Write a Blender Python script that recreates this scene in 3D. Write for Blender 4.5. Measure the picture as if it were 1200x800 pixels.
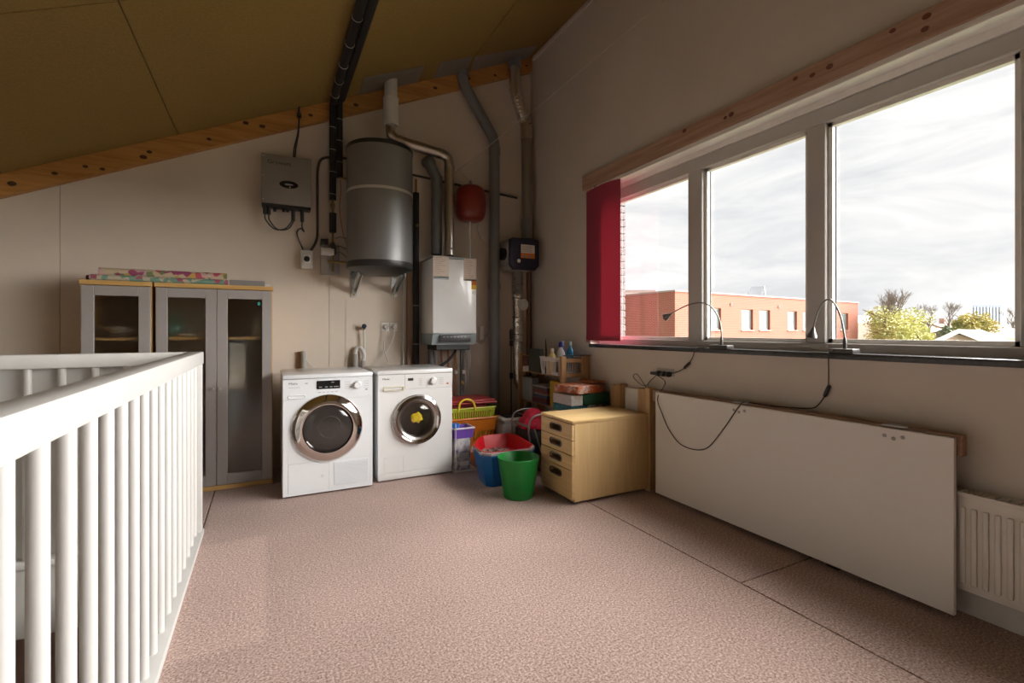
import bpy, bmesh, math, random
from mathutils import Vector, Matrix
random.seed(7)
for o in list(bpy.data.objects): bpy.data.objects.remove(o)
scene = bpy.context.scene
COL = scene.collection

# ---------------------------------------------------------------- camera
FPX, U0, V0, CH = 560.0, 600.0, 388.0, 1.15          # focal length in px of a 1200 px frame, horizon, eye height
TH = math.atan2(U0 - 312.0, FPX)
cam = bpy.data.cameras.new('camera'); camo = bpy.data.objects.new('camera', cam); COL.objects.link(camo)
cam.sensor_width = 36.0; cam.sensor_fit = 'HORIZONTAL'; cam.lens = 36.0 * FPX / 1200.0
cam.shift_y = -(400.0 - V0) / 1200.0
cam.clip_start = 0.05; cam.clip_end = 2000
camo.location = (0, 0, CH); camo.rotation_euler = (math.pi / 2, 0, -TH)
scene.camera = camo

# ---------------------------------------------------------------- world (bright overcast sky)
SKY_STRENGTH = 1.0
w = bpy.data.worlds.new('overcast_sky'); scene.world = w; w.use_nodes = True
nt = w.node_tree; nt.nodes.clear()
tc = nt.nodes.new('ShaderNodeTexCoord'); mp = nt.nodes.new('ShaderNodeMapping')
mp.inputs['Scale'].default_value = (1.0, 1.0, 3.6)
n1 = nt.nodes.new('ShaderNodeTexNoise'); n1.inputs['Scale'].default_value = 3.4; n1.inputs['Detail'].default_value = 10
n1.inputs['Roughness'].default_value = 0.6; n1.inputs['Distortion'].default_value = 0.5
cr = nt.nodes.new('ShaderNodeValToRGB')
cr.color_ramp.elements[0].position = 0.36; cr.color_ramp.elements[0].color = (0.72, 0.73, 0.75, 1)
cr.color_ramp.elements[1].position = 0.64; cr.color_ramp.elements[1].color = (1.0, 0.99, 0.97, 1)
bg = nt.nodes.new('ShaderNodeBackground'); bg.inputs['Strength'].default_value = SKY_STRENGTH
wo = nt.nodes.new('ShaderNodeOutputWorld')
nt.links.new(tc.outputs['Generated'], mp.inputs['Vector']); nt.links.new(mp.outputs['Vector'], n1.inputs['Vector'])
nt.links.new(n1.outputs['Fac'], cr.inputs['Fac']); nt.links.new(cr.outputs['Color'], bg.inputs['Color'])
nt.links.new(bg.outputs['Background'], wo.inputs['Surface'])

# ---------------------------------------------------------------- sun behind thin cloud (very soft)
SUN_STRENGTH = 27.0
sl = bpy.data.lights.new('hazy_sun_offscreen', 'SUN'); sl.energy = SUN_STRENGTH; sl.angle = math.radians(82); sl.color = (1.0, 0.97, 0.93)
so = bpy.data.objects.new('hazy_sun_offscreen', sl); COL.objects.link(so)
so.rotation_euler = Vector((-0.80, 0.36, -0.47)).to_track_quat('-Z', 'Y').to_euler()
so.location = (8, -4, 8)

scene.view_settings.view_transform = 'Standard'; scene.view_settings.look = 'None'
scene.view_settings.exposure = 0.2; scene.view_settings.gamma = 1.0
scene.view_settings.use_curve_mapping = False

# ---------------------------------------------------------------- pixel helpers
CC, SS = math.cos(TH), math.sin(TH)
def ray(u, v):
    a = (u - U0) / FPX
    return Vector((a * CC + SS, -a * SS + CC, -(v - V0) / FPX))
EYE = Vector((0, 0, CH))
def PZ(u, v, z=0.0): r = ray(u, v); return EYE + r * ((z - CH) / r.z)
def PY(u, v, y): r = ray(u, v); return EYE + r * (y / r.y)
def PX(u, v, x): r = ray(u, v); return EYE + r * (x / r.x)
def depth(x, y): return x * SS + y * CC
XR, YB, XL, YF = 2.55, 4.51, -2.75, -2.7          # inner faces of the walls
CK, CB = 0.4526, 2.939                            # ceiling plane z = CK x + CB
def cz(x): return CK * x + CB
def PC(u, v): r = ray(u, v); return EYE + r * ((CB - CH) / (r.z - CK * r.x))

# ---------------------------------------------------------------- materials
def S(r, g, b):
    f = lambda c: (c / 255 / 12.92) if c / 255 <= 0.04045 else ((c / 255 + 0.055) / 1.055) ** 2.4
    return (f(r), f(g), f(b))
MATS = {}
def mat(name, col, rough=0.5, metal=0.0, var=None, bump=None, trans=0.0, coat=0.0, stretch=(1, 1, 1), spec=0.5, emit=0.0, sheen=0.0):
    """procedural principled material; var = (noise scale, amount), bump = (noise scale, strength)"""
    if name in MATS: return MATS[name]
    m = bpy.data.materials.new(name); m.use_nodes = True; t = m.node_tree; p = t.nodes['Principled BSDF']
    p.inputs['Base Color'].default_value = (*col, 1); p.inputs['Roughness'].default_value = rough
    p.inputs['Metallic'].default_value = metal; p.inputs['Transmission Weight'].default_value = trans
    p.inputs['Coat Weight'].default_value = coat; p.inputs['Specular IOR Level'].default_value = spec
    p.inputs['Sheen Weight'].default_value = sheen
    if emit: p.inputs['Emission Color'].default_value = (*col, 1); p.inputs['Emission Strength'].default_value = emit
    if var or bump:
        tcn = t.nodes.new('ShaderNodeNewGeometry'); mpn = t.nodes.new('ShaderNodeMapping'); mpn.inputs['Scale'].default_value = stretch
        t.links.new(tcn.outputs['Position'], mpn.inputs['Vector'])
    if var is None and bump is None and metal < 0.5 and trans == 0: var = (9.0, 0.05); tcn = t.nodes.new('ShaderNodeNewGeometry'); mpn = t.nodes.new('ShaderNodeMapping'); t.links.new(tcn.outputs['Position'], mpn.inputs['Vector'])
    if var:
        n = t.nodes.new('ShaderNodeTexNoise'); n.inputs['Scale'].default_value = var[0]; n.inputs['Detail'].default_value = 5
        t.links.new(mpn.outputs['Vector'], n.inputs['Vector'])
        r = t.nodes.new('ShaderNodeValToRGB'); a = var[1]
        r.color_ramp.elements[0].position = 0.3; r.color_ramp.elements[1].position = 0.7
        r.color_ramp.elements[0].color = (*[max(0, c * (1 - a)) for c in col], 1)
        r.color_ramp.elements[1].color = (*[min(1, c * (1 + a)) for c in col], 1)
        t.links.new(n.outputs['Fac'], r.inputs['Fac']); t.links.new(r.outputs['Color'], p.inputs['Base Color'])
    if bump:
        nb = t.nodes.new('ShaderNodeTexNoise'); nb.inputs['Scale'].default_value = bump[0]; nb.inputs['Detail'].default_value = 3
        t.links.new(mpn.outputs['Vector'], nb.inputs['Vector'])
        bn = t.nodes.new('ShaderNodeBump'); bn.inputs['Strength'].default_value = bump[1]; bn.inputs['Distance'].default_value = 0.01
        t.links.new(nb.outputs['Fac'], bn.inputs['Height']); t.links.new(bn.outputs['Normal'], p.inputs['Normal'])
    MATS[name] = m; return m

def mat_carpet():
    m = bpy.data.materials.new('carpet'); m.use_nodes = True; t = m.node_tree; p = t.nodes['Principled BSDF']
    p.inputs['Roughness'].default_value = 0.95; p.inputs['Specular IOR Level'].default_value = 0.1; p.inputs['Sheen Weight'].default_value = 0.15
    g = t.nodes.new('ShaderNodeNewGeometry')
    n = t.nodes.new('ShaderNodeTexNoise'); n.inputs['Scale'].default_value = 115; n.inputs['Detail'].default_value = 6; n.inputs['Roughness'].default_value = 0.8
    t.links.new(g.outputs['Position'], n.inputs['Vector'])
    r = t.nodes.new('ShaderNodeValToRGB'); e = r.color_ramp.elements
    e[0].position = 0.34; e[0].color = (0.10, 0.055, 0.045, 1); e[1].position = 0.66; e[1].color = (0.78, 0.60, 0.53, 1)
    k = e.new(0.5); k.color = (0.40, 0.278, 0.24, 1)
    t.links.new(n.outputs['Fac'], r.inputs['Fac'])
    # large soft wear
    n2 = t.nodes.new('ShaderNodeTexNoise'); n2.inputs['Scale'].default_value = 1.3; n2.inputs['Detail'].default_value = 3
    t.links.new(g.outputs['Position'], n2.inputs['Vector'])
    r2 = t.nodes.new('ShaderNodeMapRange'); r2.inputs['From Min'].default_value = 0.3; r2.inputs['From Max'].default_value = 0.7
    r2.inputs['To Min'].default_value = 0.90; r2.inputs['To Max'].default_value = 1.08
    t.links.new(n2.outputs['Fac'], r2.inputs['Value'])
    # unfaded rectangle where a piece of furniture once stood
    sp = t.nodes.new('ShaderNodeSeparateXYZ'); t.links.new(g.outputs['Position'], sp.inputs['Vector'])
    def edge(out, lo, hi):
        q = t.nodes.new('ShaderNodeMapRange'); q.inputs['From Min'].default_value = lo; q.inputs['From Max'].default_value = hi
        t.links.new(sp.outputs[out], q.inputs['Value']); return q.outputs['Result']
    a = edge('X', 0.02, -0.02); b = edge('Y', 1.98, 2.03); c = edge('Y', 3.06, 3.0)
    m1 = t.nodes.new('ShaderNodeMath'); m1.operation = 'MULTIPLY'; t.links.new(a, m1.inputs[0]); t.links.new(b, m1.inputs[1])
    m2 = t.nodes.new('ShaderNodeMath'); m2.operation = 'MULTIPLY'; t.links.new(m1.outputs[0], m2.inputs[0]); t.links.new(c, m2.inputs[1])
    ad = t.nodes.new('ShaderNodeMath'); ad.operation = 'MULTIPLY_ADD'; ad.inputs[1].default_value = 0.17
    t.links.new(m2.outputs[0], ad.inputs[0]); t.links.new(r2.outputs['Result'], ad.inputs[2])
    mx = t.nodes.new('ShaderNodeVectorMath'); mx.operation = 'SCALE'
    t.links.new(r.outputs['Color'], mx.inputs[0]); t.links.new(ad.outputs[0], mx.inputs['Scale'])
    t.links.new(mx.outputs[0], p.inputs['Base Color'])
    bn = t.nodes.new('ShaderNodeBump'); bn.inputs['Strength'].default_value = 0.15; bn.inputs['Distance'].default_value = 0.003
    t.links.new(n.outputs['Fac'], bn.inputs['Height']); t.links.new(bn.outputs['Normal'], p.inputs['Normal'])
    return m
def mat_wood(name, c0, c1, axis='Y', scale=9.0, rough=0.5):
    if name in MATS: return MATS[name]
    m = bpy.data.materials.new(name); m.use_nodes = True; t = m.node_tree; p = t.nodes['Principled BSDF']
    p.inputs['Roughness'].default_value = rough
    g = t.nodes.new('ShaderNodeNewGeometry'); mp_ = t.nodes.new('ShaderNodeMapping')
    s = [scale * 1.6] * 3; s['XYZ'.index(axis)] = scale * 0.10; mp_.inputs['Scale'].default_value = s
    t.links.new(g.outputs['Position'], mp_.inputs['Vector'])
    n = t.nodes.new('ShaderNodeTexNoise'); n.inputs['Scale'].default_value = 3.0; n.inputs['Detail'].default_value = 7; n.inputs['Distortion'].default_value = 0.8
    t.links.new(mp_.outputs['Vector'], n.inputs['Vector'])
    r = t.nodes.new('ShaderNodeValToRGB'); e = r.color_ramp.elements
    e[0].position = 0.3; e[0].color = (*c0, 1); e[1].position = 0.7; e[1].color = (*c1, 1)
    t.links.new(n.outputs['Fac'], r.inputs['Fac']); t.links.new(r.outputs['Color'], p.inputs['Base Color'])
    MATS[name] = m; return m
def skin(t, f0):
    # grazing-angle reflection of a glass skin, the same from both sides
    lw = t.nodes.new('ShaderNodeLayerWeight'); pw = t.nodes.new('ShaderNodeMath'); pw.operation = 'POWER'; pw.inputs[1].default_value = 5
    t.links.new(lw.outputs['Facing'], pw.inputs[0]); ad = t.nodes.new('ShaderNodeMath'); ad.operation = 'MULTIPLY_ADD'
    ad.inputs[1].default_value = 1 - f0; ad.inputs[2].default_value = f0; t.links.new(pw.outputs[0], ad.inputs[0]); return ad.outputs[0]
def mat_pane(name, refl=0.03, tint=(1, 1, 1)):
    m = bpy.data.materials.new(name); m.use_nodes = True; t = m.node_tree; t.nodes.clear()
    o = t.nodes.new('ShaderNodeOutputMaterial'); tr = t.nodes.new('ShaderNodeBsdfTransparent'); tr.inputs['Color'].default_value = (*tint, 1)
    gl = t.nodes.new('ShaderNodeBsdfGlossy'); gl.inputs['Roughness'].default_value = 0.02
    mx = t.nodes.new('ShaderNodeMixShader'); t.links.new(skin(t, refl), mx.inputs['Fac'])
    t.links.new(tr.outputs[0], mx.inputs[1]); t.links.new(gl.outputs[0], mx.inputs[2]); t.links.new(mx.outputs[0], o.inputs['Surface'])
    MATS[name] = m; return m
def mat_frost(name):
    # satin glass: mostly blurred see-through with a little clear part and a reflective skin
    m = bpy.data.materials.new(name); m.use_nodes = True; t = m.node_tree; t.nodes.clear()
    o = t.nodes.new('ShaderNodeOutputMaterial'); tr = t.nodes.new('ShaderNodeBsdfTransparent'); tr.inputs['Color'].default_value = (0.80, 0.79, 0.76, 1)
    rf = t.nodes.new('ShaderNodeBsdfRefraction'); rf.inputs['Roughness'].default_value = 0.28; rf.inputs['IOR'].default_value = 1.02; rf.inputs['Color'].default_value = (0.78, 0.77, 0.73, 1)
    gl = t.nodes.new('ShaderNodeBsdfGlossy'); gl.inputs['Roughness'].default_value = 0.09
    a = t.nodes.new('ShaderNodeMixShader'); a.inputs['Fac'].default_value = 0.38
    t.links.new(tr.outputs[0], a.inputs[1]); t.links.new(rf.outputs[0], a.inputs[2])
    b = t.nodes.new('ShaderNodeMixShader'); t.links.new(skin(t, 0.06), b.inputs['Fac']); t.links.new(a.outputs[0], b.inputs[1]); t.links.new(gl.outputs[0], b.inputs[2])
    t.links.new(b.outputs[0], o.inputs['Surface']); MATS[name] = m; return m
def mat_fabric_blind(name, col, tl):
    m = bpy.data.materials.new(name); m.use_nodes = True; t = m.node_tree; t.nodes.clear()
    o = t.nodes.new('ShaderNodeOutputMaterial'); d = t.nodes.new('ShaderNodeBsdfDiffuse'); d.inputs['Color'].default_value = (*col, 1)
    x = t.nodes.new('ShaderNodeBsdfTranslucent'); x.inputs['Color'].default_value = (*[min(1, c * 1.6) for c in col], 1)
    g = t.nodes.new('ShaderNodeNewGeometry'); n = t.nodes.new('ShaderNodeTexNoise'); n.inputs['Scale'].default_value = 300
    t.links.new(g.outputs['Position'], n.inputs['Vector']); b = t.nodes.new('ShaderNodeBump'); b.inputs['Strength'].default_value = 0.1; b.inputs['Distance'].default_value = 0.002
    t.links.new(n.outputs['Fac'], b.inputs['Height']); t.links.new(b.outputs[0], d.inputs['Normal'])
    mx = t.nodes.new('ShaderNodeMixShader'); mx.inputs['Fac'].default_value = tl
    t.links.new(d.outputs[0], mx.inputs[1]); t.links.new(x.outputs[0], mx.inputs[2]); t.links.new(mx.outputs[0], o.inputs['Surface'])
    MATS[name] = m; return m
def mat_ramp_noise(name, stops, scale, rough=0.6, detail=3, constant=False, voronoi=False):
    m = bpy.data.materials.new(name); m.use_nodes = True; t = m.node_tree; p = t.nodes['Principled BSDF']; p.inputs['Roughness'].default_value = rough
    g = t.nodes.new('ShaderNodeNewGeometry')
    if voronoi:
        n = t.nodes.new('ShaderNodeTexVoronoi'); n.inputs['Scale'].default_value = scale
        sp = t.nodes.new('ShaderNodeSeparateColor'); t.links.new(g.outputs['Position'], n.inputs['Vector']); t.links.new(n.outputs['Color'], sp.inputs['Color']); out = sp.outputs[0]
    else:
        n = t.nodes.new('ShaderNodeTexNoise'); n.inputs['Scale'].default_value = scale; n.inputs['Detail'].default_value = detail
        t.links.new(g.outputs['Position'], n.inputs['Vector']); out = n.outputs['Fac']
    r = t.nodes.new('ShaderNodeValToRGB'); e = r.color_ramp.elements
    if constant: r.color_ramp.interpolation = 'CONSTANT'
    e[0].position = stops[0][0]; e[0].color = (*stops[0][1], 1); e[1].position = stops[-1][0]; e[1].color = (*stops[-1][1], 1)
    for ps, c in stops[1:-1]: k = e.new(ps); k.color = (*c, 1)
    t.links.new(out, r.inputs['Fac']); t.links.new(r.outputs['Color'], p.inputs['Base Color']); MATS[name] = m; return m
def mat_brick(name, c1, c2, mortar, scale, rot=0.0):
    m = bpy.data.materials.new(name); m.use_nodes = True; t = m.node_tree; p = t.nodes['Principled BSDF']; p.inputs['Roughness'].default_value = 0.9
    tcn = t.nodes.new('ShaderNodeTexCoord'); b = t.nodes.new('ShaderNodeTexBrick'); b.inputs['Scale'].default_value = scale
    b.inputs['Color1'].default_value = (*c1, 1); b.inputs['Color2'].default_value = (*c2, 1); b.inputs['Mortar'].default_value = (*mortar, 1)
    b.inputs['Mortar Size'].default_value = 0.012; b.inputs['Brick Width'].default_value = 0.22; b.inputs['Row Height'].default_value = 0.075
    sp = t.nodes.new('ShaderNodeSeparateXYZ'); cb = t.nodes.new('ShaderNodeCombineXYZ'); ad = t.nodes.new('ShaderNodeMath'); ad.operation = 'ADD'
    t.links.new(tcn.outputs['Object'], sp.inputs[0]); t.links.new(sp.outputs['X'], ad.inputs[0]); t.links.new(sp.outputs['Y'], ad.inputs[1])
    t.links.new(ad.outputs[0], cb.inputs['X']); t.links.new(sp.outputs['Z'], cb.inputs['Y']); t.links.new(cb.outputs[0], b.inputs['Vector'])
    t.links.new(b.outputs['Color'], p.inputs['Base Color']); MATS[name] = m; return m

WALL = mat('wall_paint', (0.64, 0.575, 0.50), 0.75, var=(2.2, 0.035), bump=(60, 0.04))
WALLB = mat('wall_board', (0.66, 0.575, 0.485), 0.75, var=(1.7, 0.05), bump=(60, 0.04))
CEIL = mat('softboard', (0.31, 0.205, 0.070), 0.9, var=(90, 0.10), bump=(240, 0.12), spec=0.2)
CARPET = mat_carpet()
BEAM = mat_wood('orange_pine', (0.38, 0.165, 0.040), (0.56, 0.28, 0.085), 'X', 7)
VALW = mat_wood('pale_pine', (0.34, 0.205, 0.135), (0.50, 0.33, 0.235), 'Y', 7)
KNOT = mat('knot', (0.06, 0.025, 0.012), 0.6)
WHITE = mat('rail_paint', (0.69, 0.685, 0.665), 0.38, var=(6, 0.02))
FRAMEP = mat('frame_paint', (0.50, 0.475, 0.45), 0.45, var=(5, 0.03))
WHITEFR = mat('white_frame_paint', (0.80, 0.77, 0.73), 0.4)
GREYALU = mat('grey_door_frame', (0.36, 0.335, 0.32), 0.42, 0.25, var=(5, 0.03))
OAK = mat_wood('beech_edge', (0.50, 0.285, 0.085), (0.66, 0.42, 0.155), 'Z', 6)
BIRCH = mat_wood('birch_veneer', (0.62, 0.425, 0.195), (0.71, 0.50, 0.25), 'Z', 8, 0.42)
BIRCHT = mat_wood('birch_top', (0.58, 0.385, 0.16), (0.74, 0.53, 0.26), 'X', 8, 0.38)
PINE = mat_wood('pine', (0.40, 0.235, 0.10), (0.56, 0.36, 0.175), 'Z', 8)
SHELFW = mat_wood('shelf_pine', (0.30, 0.165, 0.07), (0.44, 0.265, 0.125), 'Z', 8)
ENAMEL = mat('white_enamel', (0.79, 0.82, 0.845), 0.22, var=(4, 0.012), coat=0.3)
ENAMELW = mat('warm_white_enamel', (0.765, 0.775, 0.77), 0.25, var=(4, 0.015), coat=0.3)
CREAMP = mat('cream_plastic', (0.72, 0.65, 0.50), 0.4)
LINE = mat('seam_grey', (0.30, 0.29, 0.28), 0.6)
CHROME = mat('chrome', (0.78, 0.75, 0.72), 0.07, 1.0)
DCHROME = mat('dark_chrome', (0.42, 0.38, 0.36), 0.13, 1.0)
STEEL = mat('brushed_steel', (0.56, 0.53, 0.49), 0.28, 1.0, var=(30, 0.08), stretch=(1, 1, 6))
GALV = mat('galvanised', (0.55, 0.57, 0.56), 0.35, 1.0)
FOIL = mat('foil', (0.70, 0.67, 0.62), 0.22, 1.0, bump=(45, 0.9))
TANK = mat('grey_tank_steel', (0.25, 0.25, 0.255), 0.46, 0.55, var=(3, 0.03))
BLACK = mat('black_plastic', (0.018, 0.018, 0.018), 0.4)
INSUL = mat('black_foam', (0.014, 0.013, 0.013), 0.7, bump=(120, 0.3))
RUBBER = mat('black_rubber', (0.025, 0.024, 0.024), 0.6)
DGLASS = mat('drum_shade_glass', (0.035, 0.03, 0.028), 0.06, coat=0.5)  # clear dryer glass; near-black colour stands in for the unlit drum behind
PVC = mat('grey_pvc', (0.175, 0.18, 0.185), 0.42, var=(5, 0.06))
LPVC = mat('light_pvc', (0.62, 0.60, 0.57), 0.45)
GREYPL = mat('grey_plastic', (0.35, 0.335, 0.315), 0.45)
LGREY = mat('light_grey_plastic', (0.58, 0.57, 0.545), 0.45)
GREYBL = mat('blue_grey_plastic', (0.30, 0.35, 0.37), 0.42)
INVG = mat('inverter_grey', (0.27, 0.245, 0.225), 0.45, 0.2)
COPPER = mat('copper', (0.50, 0.24, 0.12), 0.35, 1.0)
BRASS = mat('brass', (0.34, 0.25, 0.11), 0.38, 1.0)
BROWNP = mat('brown_pipe', (0.22, 0.13, 0.095), 0.6)
REDV = mat('red_enamel', (0.19, 0.016, 0.012), 0.3, coat=0.3)
NAVY = mat('navy_plastic', (0.016, 0.016, 0.045), 0.35)
PAPER = mat('paper', (0.74, 0.70, 0.64), 0.8)
PAPERP = mat('paper_cream', (0.68, 0.58, 0.50), 0.8)
ORANGEL = mat('orange_label', (0.70, 0.20, 0.03), 0.6)
YELLOWL = mat('yellow_label', (0.75, 0.50, 0.03), 0.6)
INK = mat('ink', (0.03, 0.03, 0.03), 0.6)
GINK = mat('grey_ink', (0.30, 0.30, 0.30), 0.6)
PANE = mat_pane('window_glass'); FROST = mat_frost('satin_glass')
SILL = mat('dark_stone', (0.045, 0.043, 0.042), 0.25, var=(40, 0.2))
BLF = mat_fabric_blind('red_fabric', (0.40, 0.075, 0.115), 0.22)
RADW = mat('radiator_enamel', (0.68, 0.645, 0.58), 0.35)
MELA = mat('white_melamine', (0.74, 0.715, 0.665), 0.4, var=(1.5, 0.02))
CORD = mat('dark_cord', (0.035, 0.027, 0.024), 0.55)
WCORD = mat('white_cord', (0.66, 0.63, 0.58), 0.5)

# ---------------------------------------------------------------- mesh builder
ORG = {}
def V(*a): return Vector(a[0]) if len(a) == 1 else Vector(a)
def frame_of(d):
    d = d.normalized(); h = Vector((0, 0, 1)) if abs(d.z) < 0.95 else Vector((0, 1, 0))
    a = h.cross(d).normalized(); return a, d.cross(a).normalized()
def spline(pts, k=6):
    pts = [V(p) for p in pts]; P = [2 * pts[0] - pts[1]] + pts + [2 * pts[-1] - pts[-2]]; out = []
    for i in range(1, len(P) - 2):
        a, b, c, d = P[i - 1:i + 3]
        for j in range(k):
            t = j / k
            out.append(0.5 * ((2 * b) + (c - a) * t + (2 * a - 5 * b + 4 * c - d) * t * t + (3 * b - a - 3 * c + d) * t ** 3))
    out.append(pts[-1]); return out
def bend(pts, r, k=5):
    """polyline with rounded corners"""
    pts = [V(p) for p in pts]; out = [pts[0]]
    for i in range(1, len(pts) - 1):
        a, b, c = pts[i - 1:i + 2]; da = (a - b); dc = (c - b); q = min(r, da.length * 0.49, dc.length * 0.49)
        s, e = b + da.normalized() * q, b + dc.normalized() * q
        for j in range(k + 1):
            t = j / k; out.append((1 - t) ** 2 * s + 2 * t * (1 - t) * b + t * t * e)
    out.append(pts[-1]); return out
class MB:
    def __init__(self): self.bm = bmesh.new(); self.M = None
    def _add(self, vs, fs):
        vv = [self.bm.verts.new(self.M @ V(p) if self.M else V(p)) for p in vs]; ff = []
        for f in fs:
            try: ff.append(self.bm.faces.new([vv[i] for i in f]))
            except ValueError: pass
        return vv, ff
    def box(self, x0, x1, y0, y1, z0, z1, bev=0.0, seg=2):
        vs = [(x, y, z) for x in (x0, x1) for y in (y0, y1) for z in (z0, z1)]
        fs = [(0, 1, 3, 2), (4, 6, 7, 5), (0, 4, 5, 1), (2, 3, 7, 6), (0, 2, 6, 4), (1, 5, 7, 3)]
        vv, ff = self._add(vs, fs)
        if bev > 0:
            ed = list({e for f in ff for e in f.edges})
            bmesh.ops.bevel(self.bm, geom=ed, offset=bev, segments=seg, affect='EDGES', profile=0.5)
        return self
    def loft(self, rings, caps=True, closed=True):
        n = len(rings[0]); vs = [p for r in rings for p in r]; fs = []
        for i in range(len(rings) - 1):
            for j in range(n if closed else n - 1):
                a, b = i * n + j, i * n + (j + 1) % n; fs.append((a, b, b + n, a + n))
        if caps and closed: fs += [tuple(range(n))[::-1], tuple(range((len(rings) - 1) * n, len(rings) * n))]
        self._add(vs, fs); return self
    def cyl(self, p0, p1, r0, r1=None, n=16, caps=True):
        p0, p1 = V(p0), V(p1); r1 = r0 if r1 is None else r1; a, b = frame_of(p1 - p0)
        R = [[c + (a * math.cos(2 * math.pi * k / n) + b * math.sin(2 * math.pi * k / n)) * r for k in range(n)] for c, r in ((p0, r0), (p1, r1))]
        return self.loft(R, caps)
    def tube(self, pts, r, n=8, caps=True):
        pts = [V(p) for p in pts]; R = []; a = b = None
        for i, p in enumerate(pts):
            d = (pts[min(i + 1, len(pts) - 1)] - pts[max(i - 1, 0)])
            if d.length < 1e-9: d = Vector((0, 0, 1))
            d.normalize()
            if a is None: a, b = frame_of(d)
            else:
                a = (a - d * a.dot(d)); a = a.normalized() if a.length > 1e-6 else frame_of(d)[0]; b = d.cross(a).normalized()
            rr = r[i] if isinstance(r, (list, tuple)) else r
            R.append([p + (a * math.cos(2 * math.pi * k / n) + b * math.sin(2 * math.pi * k / n)) * rr for k in range(n)])
        return self.loft(R, caps)
    def lathe(self, prof, c, axis=(0, 0, 1), n=32, caps=True):
        c = V(c); d = V(axis).normalized(); a, b = frame_of(d)
        R = [[c + d * h + (a * math.cos(2 * math.pi * k / n) + b * math.sin(2 * math.pi * k / n)) * max(r, 1e-4) for k in range(n)] for r, h in prof]
        return self.loft(R, caps)
    def ring(self, c, axis, R, r, n=40, m=10, flat=1.0):
        c = V(c); d = V(axis).normalized(); a, b = frame_of(d); rings = []
        for i in range(n + 1):
            t = 2 * math.pi * i / n; e = a * math.cos(t) + b * math.sin(t)
            rings.append([c + e * (R + r * math.cos(2 * math.pi * k / m)) + d * r * flat * math.sin(2 * math.pi * k / m) for k in range(m)])
        return self.loft(rings, False)
    def prism(self, poly, vec):
        poly = [V(p) for p in poly]; v = V(vec); n = len(poly)
        vs = poly + [p + v for p in poly]
        fs = [tuple(range(n))[::-1], tuple(range(n, 2 * n))] + [(i, (i + 1) % n, n + (i + 1) % n, n + i) for i in range(n)]
        self._add(vs, fs); return self
    def build(self, name, m, parent=None, smooth=40, bevel=0):
        bm = self.bm; bmesh.ops.remove_doubles(bm, verts=bm.verts, dist=1e-6); bmesh.ops.recalc_face_normals(bm, faces=bm.faces)
        me = bpy.data.meshes.new(name)
        if parent is not None: org = ORG[parent.name]
        else:
            xs = [v.co for v in bm.verts]
            org = Vector(((min(v.x for v in xs) + max(v.x for v in xs)) / 2, (min(v.y for v in xs) + max(v.y for v in xs)) / 2, min(v.z for v in xs)))
        bmesh.ops.translate(bm, verts=bm.verts, vec=-org); bm.to_mesh(me); bm.free()
        if smooth:
            for p in me.polygons: p.use_smooth = True
            me.set_sharp_from_angle(angle=math.radians(smooth))
        me.materials.append(m)
        o = bpy.data.objects.new(name, me); COL.objects.link(o)
        if parent is not None: o.parent = parent
        else: o.location = org
        ORG[o.name] = org.copy(); return o
def tag(o, label, cat, group=None, kind=None):
    o['label'] = label; o['category'] = cat
    if group: o['group'] = group
    if kind: o['kind'] = kind
    return o
def thing(name, label, cat, loc, group=None):
    o = bpy.data.objects.new(name, None); o.empty_display_size = 0.1; COL.objects.link(o); o.location = V(loc); ORG[o.name] = V(loc)
    return tag(o, label, cat, group)
def struct(o, label=None, cat=None):
    o['kind'] = 'structure'
    if label: o['label'] = label
    if cat: o['category'] = cat
    return o
def structE(name, label, cat, loc): return struct(thing(name, label, cat, loc))
def dup(o, off, parent=None):
    c = o.copy(); COL.objects.link(c); c.location = o.location + V(off); ORG[c.name] = ORG[o.name].copy()
    if parent is not None: c.parent = parent
    return c
def copy_thing(root, off, label=None, rz=0):
    r = root.copy(); COL.objects.link(r); r.location = root.location + V(off); r.rotation_euler.z += rz; ORG[r.name] = V(r.location)
    if label: r['label'] = label
    for ch in root.children:
        c = ch.copy(); COL.objects.link(c); c.parent = r
        for g in ch.children: d = g.copy(); COL.objects.link(d); d.parent = c
    return r
def lettering(text, size, origin, right, up, m, parent, name='lettering', align='LEFT', depth=0.0004, sx=1.0):
    cu = bpy.data.curves.new(name, 'FONT'); cu.body = text; cu.size = size; cu.extrude = depth; cu.align_x = align; cu.resolution_u = 2
    tmp = bpy.data.objects.new('tmp_text', cu); COL.objects.link(tmp)
    dg = bpy.context.evaluated_depsgraph_get(); dg.update()
    me = bpy.data.meshes.new_from_object(tmp.evaluated_get(dg)); bpy.data.objects.remove(tmp); bpy.data.curves.remove(cu)
    r, u = V(right).normalized(), V(up).normalized(); n = r.cross(u); org = ORG[parent.name]
    for vt in me.vertices: c = vt.co.copy(); vt.co = V(origin) + r * c.x * sx + u * c.y + n * c.z - org
    me.materials.clear(); me.materials.append(m); me.name = name
    o = bpy.data.objects.new(name, me); COL.objects.link(o); o.parent = parent; ORG[o.name] = org.copy(); return o
RX, UZ = (1, 0, 0), (0, 0, 1)
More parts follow.
